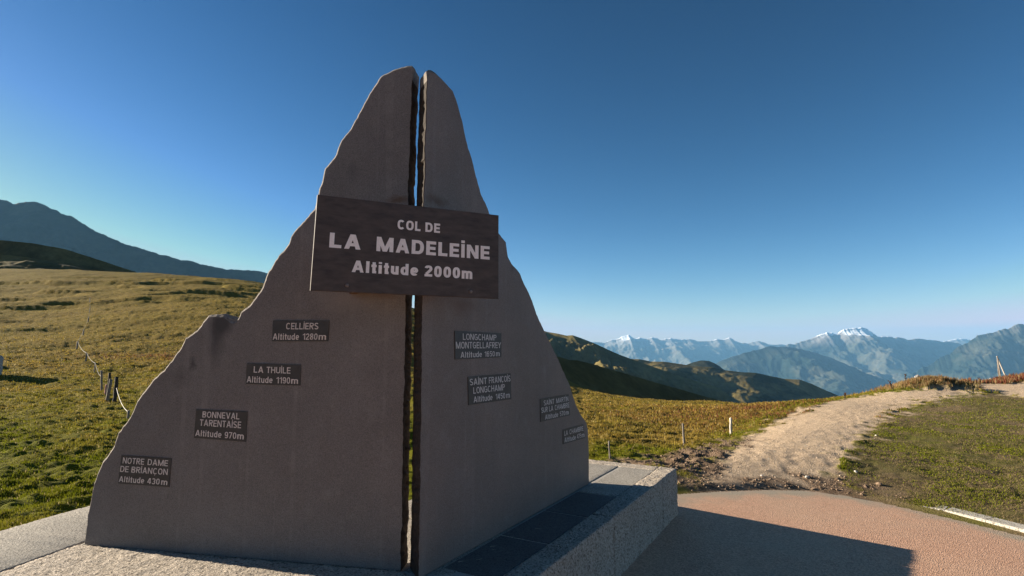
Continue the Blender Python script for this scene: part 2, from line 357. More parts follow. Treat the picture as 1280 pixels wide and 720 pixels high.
def fields(x, y):
    r = np.hypot(x, y); j = 0.22 * fbm(x * 2.2, y * 2.2, 3, 3) * np.clip(r / 9, .5, 1.3)
    f = {}
    f['road_sd'] = poly_sd(x, y, POLY_ROAD)
    f['path'] = sstep(0.16, -0.16, np.minimum(poly_sd(x, y, POLY_PATH), poly_sd(x, y, POLY_FAR)) / np.clip(r / 9, 1, 3) + j)
    f['dirt'] = sstep(0.35, -0.3, poly_sd(x, y, POLY_DIRT) + j * 1.8)
    f['dirt'] = np.maximum(f['dirt'], np.exp(-((x - 2.1) ** 2 / .6 + (y - 6.5) ** 2 / .5)))
    f['lawn'] = sstep(0.2, -0.2, poly_sd(x, y, POLY_LAWN) + j)
    # green share: lush near the plinth and on the left, straw coloured further up and on the right
    th = np.arctan2(x, y)
    f['green'] = np.clip(0.95 - (r - 8) / 34.0, 0.12, 1) * sstep(0.25, -0.15, th) + sstep(0.05, 0.2, th) * np.clip(0.85 - (r - 9.5) / 4.0, 0.1, 0.9)
    f['green'] = np.maximum(f['green'], 0.85 * sstep(1.3, 0.3, np.abs(poly_sd(x, y, POLY_PATH)) / np.clip(r / 12, .6, 3)) * (r > 9))
    rl = on_red; d1 = ((x - rl[0]) / 4.5) ** 2 + ((y - rl[1]) / 4) ** 2
    d2 = ((x - on_bush[0]) / 3.2) ** 2 + ((y - on_bush[1]) / 1.6) ** 2
    f['red'] = np.clip(np.exp(-d1) * 1.0 + np.exp(-d2) + np.exp(-(((x - MOUND[0]) / 1.7) ** 2 + ((y - MOUND[1]) / 1.2) ** 2)) * 0.9 + sstep(34, 38, y) * sstep(24, 28, x) * sstep(80, 60, r), 0, 1) * (0.55 + 0.5 * noise2(x * .7, y * .7, 9))
    return f
on_red = on_land(965, 512); on_bush = on_land(185, 446)
def z_ground(x, y, f=None, micro=True):
    x = np.asarray(x, float); y = np.asarray(y, float); r = np.hypot(x, y)
    if f is None: f = fields(x, y)
    z = z_tps(x, y)
    # far away the land falls into the valley
    far = sstep(350, 2500, r); z = z * (1 - far) + far * (-950 + 0.0 * r)
    z = z + 0.42 * np.exp(-(((x - MOUND[0]) / 1.9) ** 2 + ((y - MOUND[1]) / 1.5) ** 2)) * (1 - f['path'])
    smooth = np.clip(f['path'] + (f['road_sd'] < 0.3) + 0.75 * f['lawn'] + 0.5 * f['dirt'], 0, 1)
    if micro:
        left = sstep(0.1, -0.2, np.arctan2(x, y))
        tus = 0.065 * fbm(x * 1.5, y * 2.4, 3, 11) + 0.05 * np.abs(noise2(x * 4.2, y * 5.5, 21))
        z = z + tus * (1 - 0.85 * smooth) * np.clip((r - 3) / 5, 0, 1) * sstep(400, 150, r)
        z = z + (0.20 + 0.06 * left) * fbm(x / 9.0, y / 9.0, 4, 31) * sstep(12, 45, r) * sstep(500, 200, r) * (1 - smooth)
        # terracettes on the upper left shoulder: steps whose little scarps fall to the right, into shade
        q = fbm(x / 26.0, y / 11.0, 3, 41)
        z = z + left * sstep(55, 95, r) * sstep(185, 160, r) * 0.62 * (sstep(0.0, 0.22, q) - 0.5) * sstep(60, 95, r)
        z = z + left * sstep(30, 55, r) * sstep(185, 160, r) * 0.10 * (sstep(0.03, 0.3, fbm(x / 12.0 + 9, y / 7.0, 3, 47)) - 0.5)
        z = z + 0.012 * noise2(x * 5, y * 5, 51) * f['path'] + 0.05 * f['dirt'] * fbm(x * 3, y * 3, 3, 61)
    k = sstep(0.0, 1.6, f['road_sd']); zr = z_road(x, y) + np.where(f['road_sd'] > 0, 0.05 * sstep(0, .25, f['road_sd']), 0)
    return zr * (1 - k) + z * k

# polar sheet, finest where the camera looks, out to the far valley
th_f = np.arange(-48, 48.001, 0.115); th = np.radians(np.r_[np.arange(-180, -48, 3.0), th_f, np.arange(50, 180, 3.0)])
rr = [0.35]
while rr[-1] < 30000: rr.append(rr[-1] * (1.06 if rr[-1] < 4.2 else 1.0048 if rr[-1] < 13 else 1.0085 if rr[-1] < 230 else 1.04))
rr = np.array(rr); nt_, nr_ = len(th), len(rr)
TX = (np.sin(th)[None] * rr[:, None]).ravel(); TY = (np.cos(th)[None] * rr[:, None]).ravel()
F = fields(TX, TY); TZ = z_ground(TX, TY, F)
V = np.stack([TX, TY, TZ], -1)
ii, jj = np.meshgrid(np.arange(nr_ - 1), np.arange(nt_), indexing='ij'); j2 = (jj + 1) % nt_
Q = np.stack([ii * nt_ + jj, (ii + 1) * nt_ + jj, (ii + 1) * nt_ + j2, ii * nt_ + j2], -1).reshape(-1, 4)
surf = np.stack([F['path'], np.clip(F['dirt'], 0, 1), F['lawn']], -1); veg = np.stack([F['green'], F['red'], F['red'] * 0], -1)
isroad = F['road_sd'][Q].mean(1) < 0; ispath = (~isroad) & (F['path'][Q].mean(1) > 0.5)
edge = sstep(-0.45, -0.05, F['road_sd'] + 0.15 * fbm(TX * 3, TY * 3, 3, 71)); surf_r = np.stack([edge, edge, edge], -1)
islawn = (~isroad) & (~ispath) & (F['lawn'][Q].mean(1) > 0.5)
v_, q_, a_ = compact(V, Q, isroad, {"surf": surf_r}); tag(big_mesh("road", v_, q_, M_road, a_), kind="structure")
v_, q_, a_ = compact(V, Q, ispath, {"surf": surf, "veg": veg}); tag(big_mesh("path", v_, q_, M_terrain, a_), kind="structure")
v_, q_, a_ = compact(V, Q, islawn, {"surf": surf, "veg": veg}); tag(big_mesh("lawn_ground", v_, q_, M_terrain, a_), kind="structure")
keep = ~(isroad | ispath | islawn)
v_, q_, a_ = compact(V, Q, keep, {"surf": surf, "veg": veg}); tag(big_mesh("ground", v_, q_, M_terrain, a_), kind="structure")

# ------------------------------------------------------------------ hills and mountains: real ridges with a near and a far flank
def resample(pts, n):
    P = np.array(pts, float); s = np.r_[0, np.cumsum(np.hypot(*np.diff(P[:, :2], axis=0).T))]; u = np.linspace(0, s[-1], n)
    return np.stack([np.interp(u, s, P[:, k]) for k in range(3)], -1)
def ridge(name, pts, front, back, mat, n=500, m=90, amp=0.1, scale=1.0, seed=0, prof=1.0, kind='fbm', rough_ridge=0.0, valley=None):
    """pts: (px, py, distance) of the crest; front/back: horizontal run (dx, dy) and drop to each foot"""
    S = resample(pts, n); crest = np.array([at_depth(a, b, d) for a, b, d in S])
    rg = 0
    if rough_ridge: rg = rough_ridge * fbm(crest[:, 0] / scale * 7, crest[:, 1] / scale * 7, 5, seed + 5, 0.65)
    rows = []
    ts = np.r_[-np.linspace(1, 0.02, m // 2) ** 1.3, 0, np.linspace(0.015, 1, m) ** 1.3]
    for t in ts:
        run = np.array(front if t > 0 else back, float); a = abs(t)
        P = crest.copy(); P[:, 0] += run[0] * a; P[:, 1] += run[1] * a; P[:, 2] += rg * math.exp(-a * 14) - run[2] * (a ** prof)
        fade = min(1.0, a * 7)
        nz = fbm(P[:, 0] / scale, P[:, 1] / scale, 6, seed) if kind == 'fbm' else (ridged(P[:, 0] / scale, P[:, 1] / scale, 7, seed, 0.58) - 0.62) * 2.0
        P[:, 2] += amp * nz * fade
        rows.append(P)
    Vv = np.concatenate(rows); k = len(ts)
    i, j = np.meshgrid(np.arange(k - 1), np.arange(n - 1), indexing='ij')
    Qq = np.stack([i * n + j, i * n + j + 1, (i + 1) * n + j + 1, (i + 1) * n + j], -1).reshape(-1, 4)
    return tag(big_mesh(name, Vv, Qq, mat), kind="structure")
H_grass = mat_hill("hill_pasture", (0.10, 0.082, 0.030), (0.22, 0.17, 0.065), (0.02, 0.027, 0.012), 0.004, 0.62, gscale=0.012, thr=(0.53, 0.60))
H_long = mat_hill("long_hill_pasture", (0.10, 0.082, 0.030), (0.22, 0.165, 0.062), (0.022, 0.03, 0.013), 0.0055, 0.85, gscale=0.012, thr=(0.50, 0.56))
H_near = mat_hill("near_hill_pasture", (0.08, 0.062, 0.022), (0.19, 0.145, 0.055), (0.06, 0.05, 0.02), 0.02, 0.5, gscale=0.05)
H_left = mat_hill("dark_mountain", (0.025, 0.03, 0.018), (0.05, 0.048, 0.03), (0.012, 0.018, 0.01), 0.002, 0.7, gscale=0.004)
H_far = mat_hill("far_mountain", (0.05, 0.06, 0.045), (0.11, 0.10, 0.07), (0.014, 0.026, 0.02), 0.0006, 0.95, rock=(120, 480, (0.26, 0.24, 0.22)), gscale=0.0012, thr=(0.42, 0.56))
H_snow = mat_hill("snow_mountain", (0.05, 0.06, 0.045), (0.12, 0.11, 0.08), (0.014, 0.026, 0.02), 0.0006, 0.95, rock=(-40, 240, (0.27, 0.25, 0.24)), snow=(120, 330), gscale=0.0012, thr=(0.42, 0.56))
H_snow2 = mat_hill("snow_range", (0.10, 0.10, 0.08), (0.20, 0.18, 0.14), (0.05, 0.06, 0.04), 0.0005, 0.5, rock=(-100, 180, (0.30, 0.29, 0.28)), snow=(120, 330), gscale=0.0011)
ridge("far_mountains", [(640, 430, 17500), (700, 428, 17500), (755, 428, 17500), (770, 424, 17500), (778, 420.5, 17500), (786, 418.5, 17500), (793, 423, 17500), (800, 421, 17500), (808, 423.5, 17500), (815, 421.5, 17500), (826, 425, 17500), (838, 422.5, 17500),
    (850, 425, 17500), (862, 423.5, 17500), (872, 426, 17500), (884, 427, 17500), (896, 424.5, 17500), (904, 425, 17500), (912, 422.5, 17500), (922, 428, 17500), (935, 430, 17500), (948, 425.5, 17500), (960, 430, 17500), (985, 431, 17500), (1040, 428, 17500), (1120, 428, 17500), (1180, 426.5, 17500), (1195, 424, 17500), (1206, 423.5, 17500), (1218, 426, 17500), (1300, 426, 17500), (1500, 425, 17500)],
    (-300, -5500, 1500), (0, 3500, 1500), H_snow2, n=900, m=110, amp=240, scale=1900, seed=3, prof=0.75, kind='ridged', rough_ridge=22)
ridge("snow_mountain", [(930, 452, 12500), (960, 440, 12500), (985, 431, 12500), (1005, 427, 12500), (1017, 422, 12500), (1027, 417.5, 12500), (1035, 415, 12500), (1046, 418, 12500), (1055, 411.5, 12500), (1069, 409, 12500), (1085, 412, 12500), (1097, 419.5, 12500),
    (1120, 421.5, 12500), (1135, 425, 12500), (1145, 423, 12500), (1160, 425, 12500), (1180, 426.5, 12500), (1200, 430, 12500), (1230, 436, 12500), (1300, 440, 12500), (1500, 445, 12500)],
    (-700, -4200, 1450), (300, 3000, 1300), H_snow, n=800, m=130, amp=210, scale=1900, seed=12, prof=0.72, kind='ridged', rough_ridge=28)
ridge("forested_mountain", [(840, 480, 9000), (870, 466, 9000), (895, 454, 9000), (915, 445.5, 9000), (940, 438.5, 9000), (962, 433, 9000), (980, 433.5, 9000), (1000, 436.5, 9000), (1020, 441, 9000), (1040, 448, 9000), (1060, 456, 9000), (1090, 470, 9000), (1130, 490, 9000)],
    (500, -2600, 1000), (-200, 2600, 1000), H_far, n=500, m=110, amp=170, scale=1100, seed=22, prof=0.85, kind='ridged', rough_ridge=10)
ridge("rocky_mountain", [(1120, 480, 8200), (1150, 462, 8200), (1180, 446, 8200), (1200, 433, 8200), (1215, 424.5, 8200), (1225, 419, 8200), (1235, 416.5, 8200), (1247, 412.5, 8200), (1262, 409.5, 8200), (1272, 407, 8200), (1285, 405, 8200), (1320, 396, 8200), (1370, 402, 8200), (1450, 392, 8200), (1600, 400, 8200)],
    (-1100, -2400, 1200), (600, 2600, 1200), H_far, n=600, m=120, amp=200, scale=1200, seed=33, prof=0.8, kind='ridged', rough_ridge=26)
ridge("left_mountain", [(-500, 225, 3300), (-250, 262, 3200), (-120, 232, 3100), (-40, 243, 3000), (0, 249.5, 3000), (10, 252, 3000), (18, 254.5, 3000), (30, 252.5, 3000), (42, 252, 3000), (52, 254.5, 3000), (66, 261, 3000), (80, 268, 3000), (90, 270.5, 3000), (105, 280, 3000), (118, 288.5, 3000), (135, 296, 3000), (160, 306, 3000), (180, 311.5, 3000), (200, 318, 3000), (220, 323, 3000), (245, 328, 3000), (265, 333.5, 3000), (290, 337, 3000), (320, 338.5, 3000), (345, 343, 3000), (420, 362, 2900), (500, 384, 2800), (560, 398, 2700), (620, 402, 2600), (700, 430, 2500)],
    (420, -900, 720), (-300, 1500, 900), H_left, n=700, m=80, amp=55, scale=420, seed=44, prof=0.8, kind='ridged', rough_ridge=5)
ridge("dark_hill", [(-260, 296, 250), (-120, 294, 250), (-60, 297, 250), (0, 300, 250), (40, 304, 252), (80, 311, 255), (115, 322, 258), (145, 332, 260), (170, 340, 262), (200, 352, 265), (240, 368, 268), (300, 392, 270)],
    (55, -32, 42), (-50, 60, 20), H_near, n=400, m=60, amp=1.2, scale=18, seed=55, prof=0.9)
ridge("sunny_spur", [(-260, 322, 205), (-100, 316, 205), (0, 318, 205), (30, 321, 205), (60, 326, 206), (100, 334.5, 208), (125, 340, 210), (150, 346, 212), (200, 358, 215)],
    (30, -20, 12), (-20, 40, 20), H_near, n=360, m=60, amp=1.3, scale=14, seed=57, prof=0.9)
ridge("green_hill", [(560, 385, 1200), (610, 392, 1180), (650, 405, 1150), (685, 415, 1120), (697, 417, 1110), (708, 419.5, 1100), (716, 419, 1095), (730, 424, 1090), (745, 430, 1080), (760, 437, 1075), (775, 443.5, 1070), (790, 449, 1060), (815, 458, 1050), (850, 470, 1040), (900, 485, 1030)],
    (120, -440, 150), (-200, 500, 260), H_grass, n=420, m=90, amp=26, scale=150, seed=63, prof=0.85, kind='ridged')
ridge("long_hill", [(730, 446, 1500), (770, 447, 1500), (785, 448.5, 1500), (800, 449, 1500), (815, 452, 1500), (830, 452, 1500), (850, 455, 1500), (870, 458, 1500), (890, 459, 1500), (905, 462.5, 1500), (925, 465, 1500), (945, 466, 1500), (965, 470.5, 1500), (980, 473.5, 1500), (1000, 474.5, 1500), (1015, 480, 1500), (1030, 487, 1500), (1045, 493, 1500), (1070, 506, 1500), (1120, 530, 1500)],
    (-320, -560, 130), (-200, 600, 420), H_long, n=520, m=100, amp=16, scale=150, seed=71, prof=1.0)
ridge("small_knoll", [(845, 462, 2100), (858, 456, 2100), (866, 453, 2100), (876, 450.5, 2100), (886, 451, 2100), (893, 454, 2100), (900, 459, 2100), (912, 466, 2100)],
    (120, -260, 120), (-80, 300, 120), H_left, n=120, m=40, amp=10, scale=90, seed=81)
ridge("shaded_slope", [(600, 418, 118), (650, 434, 124), (690, 444, 130), (700, 446.5, 132), (712, 450, 134), (722, 450.5, 136), (735, 453.5, 138), (750, 458, 140), (780, 466.5, 145), (820, 478, 152), (860, 489.5, 160), (890, 498, 168), (915, 505.5, 175), (945, 515, 184), (1000, 532, 200)],
    (30, -24, 30), (-40, 60, 16), H_near, n=420, m=60, amp=0.9, scale=13, seed=91, prof=0.95)

# ------------------------------------------------------------------ the monument
BL0 = at_z(103.5, 680.5, 0); BL1 = at_z(501.5, 713.5, 0)         # left slab: foot of its front face
BR0 = at_z(522.5, 724, 0); BR1 = at_z(737.5, 603.5, 0)           # right slab
def frame(a, b):
    u = b - a; L = np.linalg.norm(u); u = u / L; n = np.array([u[1], -u[0], 0])          # n points to the camera side
    return a, u, n, L
FL = frame(BL0, BL1); FR = frame(BR0, BR1); T_SLAB = 0.15
OUT_L = [(103.5, 680.5), (107.5, 647.5), (112, 622), (115.5, 609), (121, 590), (126, 577.5), (136, 565), (141, 557), (147, 541), (155, 530), (162, 521), (170, 502), (180, 487), (189, 475), (204, 462), (215, 447), (225, 434), (231, 422.5), (245, 412.5), (252.5, 402.5),
         (260, 394.5), (270, 393), (282, 395.5), (291, 402.5), (295, 401), (300, 390), (311, 381), (318, 371), (325, 360), (333, 342), (345, 322), (360, 304), (364, 293), (369, 286), (385, 270), (392, 261), (395, 248), (398, 235), (405, 210), (417, 196), (426, 175), (437, 160), (446, 142.5), (457, 125), (465, 109), (475, 95), (490, 87.5), (508, 81.5), (514.5, 80.5), (517, 84)]
EDGE_L = [(516, 100), (513.5, 160), (511.5, 235), (509, 330), (507.5, 400), (506, 480), (504.5, 560), (503, 640), (501.5, 713.5)]
OUT_R = [(737.5, 603.5), (737, 560), (736, 536), (733.5, 525), (727, 516), (720, 502), (715, 485), (707, 465), (694, 437.5), (682.5, 413), (672, 390), (665, 370), (656, 352), (651, 339), (641, 327.5), (636.5, 319), (634, 301), (624, 287), (614, 266), (602.5, 239), (597.5, 220), (591, 195), (584, 170), (580, 152), (572.5, 125), (567.5, 111), (557.5, 100), (545, 87.5), (538, 84.5), (534, 86)]
EDGE_R = [(533.5, 100), (532, 160), (530, 235), (528.5, 330), (527, 400), (526, 480), (525, 560), (524, 640), (522.5, 724)]
def to_uz(pts, fr):
    a, u, n, L = fr; out = []
    for p in pts:
        q = at_plane(p[0], p[1], a, n); out.append((np.dot(q - a, u), q[2]))
    return np.array(out)
def densify(P, step):
    out = []
    for a, b in zip(P[:-1], P[1:]):
        k = max(1, int(np.linalg.norm(b - a) / step)); out += [a + (b - a) * i / k for i in range(k)]
    return np.array(out + [P[-1]])
ROOT = (BL1 + BR0) / 2; ROOT[2] = 0
monument = empty("stone_monument", tuple(ROOT), "mountain-shaped monument of two grey stone slabs with dark signs, on the granite plinth", "monument")
def make_slab(name, fr, outline, edge, mat, back_shift, seed, label):
    """outline runs foot -> top, edge runs top -> foot along the gap; both lie in the front plane (u, z)"""
    a, u, n, L = fr
    O = densify(to_uz(outline, fr), 0.02); E = densify(to_uz(edge, fr), 0.02)
    # keep the gap corner at the end of the slab: both lists share the direction of travel
    rs = np.random.default_rng(seed)
    P = np.concatenate([O, E]); tag_edge = np.r_[np.zeros(len(O), bool), np.ones(len(E), bool)]
    s_len = np.arange(len(P)) * 0.02
    j = 0.006 * fbm(s_len * 5, s_len * 0 + seed, 3, seed) + 0.003 * rs.normal(size=len(P)) * 0.5
    T = np.roll(P, -1, 0) - np.roll(P, 1, 0); T /= np.linalg.norm(T, axis=1)[:, None] + 1e-9
    area = 0.5 * np.sum(P[:, 0] * np.roll(P[:, 1], -1) - np.roll(P[:, 0], -1) * P[:, 1]); sg = 1 if area > 0 else -1
    N = np.stack([T[:, 1], -T[:, 0]], -1) * sg                                # outward
    foot = P[:, 1] < 0.03
    P = P + N * np.where(foot, 0, j)[:, None]
    cham = np.where(tag_edge, 0.005, (0.013 if seed == 3 else 0.024) + 0.007 * np.abs(fbm(s_len * 3, s_len * 0 + 7.7, 3, seed + 3)))
    inset = P - N * cham[:, None]; inset[:, 1] = np.where(foot, 0, inset[:, 1]); P[:, 1] = np.where(foot, np.maximum(P[:, 1] * 0, 0), P[:, 1])
    wsh = np.where(tag_edge, 1.0, np.where(P[:, 1] > 2.4, np.clip(1 - np.abs(P[:, 0] - E[0, 0]) / 0.16, 0, 1), 0))
    ks = [(inset, 0.0), (P, cham * 0.9), (P + N * (0.004 * rs.normal(size=len(P)) * ~foot)[:, None], 0.045), (P + N * (0.005 * rs.normal(size=len(P)) * ~foot)[:, None], 0.105), (P, T_SLAB - 0.01), (inset, T_SLAB)]
    rings = []
    for K, dep in ks:
        dep = np.broadcast_to(np.asarray(dep, float), (len(P),))
        uu = K[:, 0] + wsh * back_shift * dep / T_SLAB
        if True:   # gap face is hewn: it wanders
            uu = uu + np.where(tag_edge, 0.005 * fbm(K[:, 1] * 9, dep * 20 + seed, 3, seed + 9) * (dep > 0.02), 0)
        rings.append(a[None] + uu[:, None] * u[None] + K[:, 1:2] * np.array([[0, 0, 1.0]]) - dep[:, None] * n[None])
    Vv = np.concatenate(rings); m = len(P); faces = [tuple(range(m)), tuple(range(5 * m, 6 * m))[::-1]]
    mats = [0, 0]
    for r in range(5):
        for i in range(m):
            i2 = (i + 1) % m; faces.append((r * m + i, (r + 1) * m + i, (r + 1) * m + i2, r * m + i2))
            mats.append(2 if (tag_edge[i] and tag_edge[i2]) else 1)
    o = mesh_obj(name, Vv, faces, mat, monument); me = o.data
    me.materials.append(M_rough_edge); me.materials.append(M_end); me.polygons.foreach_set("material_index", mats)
    uvl = me.uv_layers.new(name="UVMap"); rel = Vv - a
    uvv = np.stack([rel @ u, Vv[:, 2]], -1); li = np.zeros(len(me.loops), np.int32); me.loops.foreach_get("vertex_index", li)
    uvl.data.foreach_set("uv", uvv[li].astype(np.float32).ravel())
    bm = bmesh.new(); bm.from_mesh(me); bmesh.ops.recalc_face_normals(bm, faces=bm.faces); bm.to_mesh(me); bm.free(); me.update()
    if label: o["label"] = label
    return o
def spot(px, py, ru, rz, soft, amt, col, fr):
    q = to_uz([(px, py)], fr)[0]; return (q[0], q[1], ru, rz, soft, amt, col)
DK = (0.045, 0.042, 0.042); RU = (0.11, 0.058, 0.03)
spots_L = [spot(277, 405, 0.11, 0.13, 0.35, 0.9, DK, FL), spot(270, 425, 0.08, 0.22, 0.1, 0.7, DK, FL), spot(241, 455, 0.03, 0.07, 0.2, 0.7, DK, FL), spot(228, 472, 0.09, 0.09, 0.1, 0.35, DK, FL),
           spot(498, 249, 0.12, 0.035, 0.2, 0.8, RU, FL), spot(470, 368, 0.2, 0.05, 0.1, 0.6, RU, FL), spot(442, 215, 0.05, 0.10, 0.1, 0.35, DK, FL), spot(430, 372, 0.3, 0.12, 0.1, 0.35, (0.30, 0.255, 0.22), FL)]
spots_R = [spot(545, 251, 0.16, 0.04, 0.2, 0.8, RU, FR), spot(578, 380, 0.2, 0.10, 0.1, 0.55, RU, FR), spot(640, 335, 0.04, 0.06, 0.1, 0.4, DK, FR)]
make_slab("stone_slab", FL, OUT_L, EDGE_L, mat_slab("grey_stone_left", spots_L), -0.017, 3, "left slab with a notch and a dark stain on its shoulder")
make_slab("stone_slab", FR, OUT_R[::1], EDGE_R, mat_slab("grey_stone_right", spots_R, (0.200, 0.156, 0.132)), 0.109, 8, "right slab with smooth flank and chipped right edge")  # base warmer than the left slab's, standing in for bounced ground light

# --- boards and lettering
def glyph(ch, w):
    """bold condensed grotesque drawn as strokes; cap height 1. Returns advance width and polygons (quads)"""
    h = w / 2; Q = []
    def diag(x0, y0, x1, y1):
        k = h * math.hypot(x1 - x0, y1 - y0) / abs(y1 - y0); Q.append([(x0 - k, y0), (x0 + k, y0), (x1 + k, y1), (x1 - k, y1)])
    def bar(x0, x1, y): Q.append([(x0, y - h), (x1, y - h), (x1, y + h), (x0, y + h)])
    def rib(P, closed=False):
        P = np.array(P, float); n = len(P); L = []
        for i in range(n):
            a = P[i - 1] if (i > 0 or closed) else P[i]; b = P[(i + 1) % n] if (i < n - 1 or closed) else P[i]
            d = (b - a) / (np.linalg.norm(b - a) + 1e-9); L.append((P[i] + h * np.array([d[1], -d[0]]), P[i] - h * np.array([d[1], -d[0]])))
        for i in range(n if closed else n - 1):
            j = (i + 1) % n; Q.append([tuple(L[i][0]), tuple(L[j][0]), tuple(L[j][1]), tuple(L[i][1])])
    def arc(cx, cy, rx, ry, a0, a1, n=18):
        out = []
        for k in range(n + 1):
            a = math.radians(a0 + (a1 - a0) * k / n); c, s_ = math.cos(a), math.sin(a); e = 2 / 2.5
            out.append((cx + rx * math.copysign(abs(c) ** e, c), cy + ry * math.copysign(abs(s_) ** e, s_)))
        return out
    Wd = {'M': .92, 'N': .74, 'O': .74, 'C': .70, 'Ç': .70, 'G': .74, 'D': .70, 'A': .76, 'V': .74, 'Y': .72, 'T': .62, 'E': .58, 'F': .55, 'L': .55, 'H': .70, 'R': .68, 'P': .65, 'B': .68, 'S': .64, 'U': .70,
          'l': w, 'i': w, 't': .34, 'u': .52, 'd': .54, 'e': .54, 'm': .82, '1': .40, '4': .60}
    W = w if ch in 'Iİ' else Wd.get(ch, .56); m = W / 2; x = .74
    if ch in 'LEFHINRPBDMİI1ld': pass
    if ch in 'LEFHNRPBDM': diag(h, 0, h, 1)
    if ch == 'L': bar(w, W, h)
    if ch == 'E': bar(w, W, h); bar(w, W * .94, .5); bar(w, W, 1 - h)
    if ch == 'F': bar(w, W * .92, .48); bar(w, W, 1 - h)
    if ch == 'H': diag(W - h, 0, W - h, 1); bar(w, W - w, .5)
    if ch in 'Iİ': diag(h, 0, h, 1)
    if ch == 'İ': Q.append([(0, 1.08), (w, 1.08), (w, 1.08 + w * .9), (0, 1.08 + w * .9)])
    if ch == 'T': bar(0, W, 1 - h); diag(m, 0, m, 1 - w)
    if ch == 'N': diag(W - h, 0, W - h, 1); diag(h * 1.1, 1, W - h * 1.1, 0)
    if ch == 'M': diag(W - h, 0, W - h, 1); diag(h * 1.15, 1, m, 0); diag(m, 0, W - h * 1.15, 1)
    if ch == 'A': diag(h * 1.05, 0, m - h * .1, 1); diag(m + h * .1, 1, W - h * 1.05, 0); bar(W * .24, W * .76, .3)
    if ch == 'V': diag(h * 1.05, 1, m - h * .1, 0); diag(m + h * .1, 0, W - h * 1.05, 1)
    if ch == 'Y': diag(h * 1.05, 1, m, .4); diag(m, .4, W - h * 1.05, 1); diag(m, 0, m, .42)
    if ch in 'O0': rib(arc(m, .5, m - h, .5 - h, 0, 350, 35), True)
    if ch in 'CÇ': rib(arc(m, .5, m - h, .5 - h, 42, 318, 30))
    if ch == 'Ç': Q.append([(m - h * .5, -.02), (m + h * .5, -.02), (m + h * .1, -.22), (m - h * 1.1, -.22)])
    if ch == 'G': rib(arc(m, .5, m - h, .5 - h, 42, 330, 30)); diag(W - h, .1, W - h, .52); bar(m, W, .5 - h * .3)
    if ch == 'D': rib([(w, 1 - h)] + arc(W * .45, .5, W * .55 - h, .5 - h, 90, -90) + [(w, h)])
    if ch in 'PR': rib([(w, 1 - h)] + arc(W * .55, .72, W * .45 - h, .28 - h, 90, -90) + [(w, .44 + h)])
    if ch == 'R': diag(W * .48, .46, W - h * 1.05, 0)
    if ch == 'B': rib([(w, 1 - h)] + arc(W * .5, .755, W * .46 - h, .245 - h, 90, -90) + [(w, .51 + h)]); rib([(w, .5 + h * .2)] + arc(W * .52, .27, W * .48 - h, .27 - h, 90, -90) + [(w, h)])
    if ch == 'U': rib([(h, 1), (h, .42)] + arc(m, .36, m - h, .36 - h, 180, 360) + [(W - h, .42), (W - h, 1)])
    if ch == 'S': rib(arc(m, .735, m - h, .265 - h, 25, 250, 18) + arc(m, .265, m - h, .265 - h, 70, -155, 18))
    if ch == '1': diag(W - h, 0, W - h, 1); Q.append([(0, .70), (W - w, .80), (W - w, .80 + w), (0, .70 + w * .9)])
    if ch == '2': rib(arc(m, .70, m - h, .30 - h, 170, -20, 16) + [(h * 1.1, w)]); bar(0, W, h)
    if ch == '3': rib(arc(m, .74, m - h, .26 - h, 155, -80, 16)); rib(arc(m, .27, m - h, .27 - h, 85, -155, 16))
    if ch == '4': diag(W * .72, 0, W * .72, 1); bar(0, W * .72 - h, .28); bar(W * .72 + h, W, .28); diag(h, .28, W * .62, 1)
    if ch == '5': bar(h * .8, W * .95, 1 - h); diag(h * 1.4, .5, h * 1.5, 1 - w); rib([(h, .52)] + arc(m, .33, m - h, .33 - h, 110, -155, 18))
    if ch == '6': rib(arc(m, .33, m - h, .33 - h, 0, 350, 30), True); rib(arc(m, .62, m - h, .38 - h, 30, 180, 14) + [(h, .33)])
    if ch == '9': rib(arc(m, .67, m - h, .33 - h, 0, 350, 30), True); rib(arc(m, .38, m - h, .38 - h, 210, 360, 14) + [(W - h, .67)])
    if ch == '7': bar(0, W, 1 - h); diag(W * .32, 0, W - h * 1.2, 1 - w)
    if ch == '8': rib(arc(m, .75, m - h * 1.2, .25 - h, 0, 350, 26), True); rib(arc(m, .27, m - h, .27 - h, 0, 350, 26), True)
    if ch == 'l': diag(h, 0, h, 1)
    if ch == 'i': diag(h, 0, h, x); Q.append([(0, .84), (w, .84), (w, 1), (0, 1)])
    if ch == 't': diag(m, 0, m, .95); bar(0, m - h, x - h); bar(m + h, W, x - h); bar(m + h, W * .96, h)
    if ch == 'u': rib([(h, x), (h, .3)] + arc(m, .28, m - h, .28 - h, 180, 350, 14)); diag(W - h, 0, W - h, x)
    if ch == 'd': rib(arc(m, x / 2, m - h, x / 2 - h, 0, 350, 28), True); diag(W - h, 0, W - h, 1)
    if ch == 'e': rib([(w, x / 2), (W - w * .5, x / 2)] + arc(m, x / 2, m - h, x / 2 - h, 8, 318, 28))
    if ch == 'm': diag(h, 0, h, x); rib(arc((h + m) / 2, x - .25, (m - h) / 2, .25 - h, 165, 0, 12) + [(m, 0)]); rib(arc((m + W - h) / 2, x - .25, (m - h) / 2, .25 - h, 165, 0, 12) + [(W - h, 0)])
    return W, Q
def text_mesh(body, w):
    x = 0; V = []; F = []; layer = []; k = 0
    for ch in body:
        if ch == ' ': x += .34; continue
        W, Q = glyph(ch, w)
        for q in Q:
            F.append(tuple(range(len(V), len(V) + 4))); V += [(p[0] + x, p[1]) for p in q]; layer += [k] * 4; k += 1
        x += W + .13
    return np.array(V), F, np.array(layer), x - .13
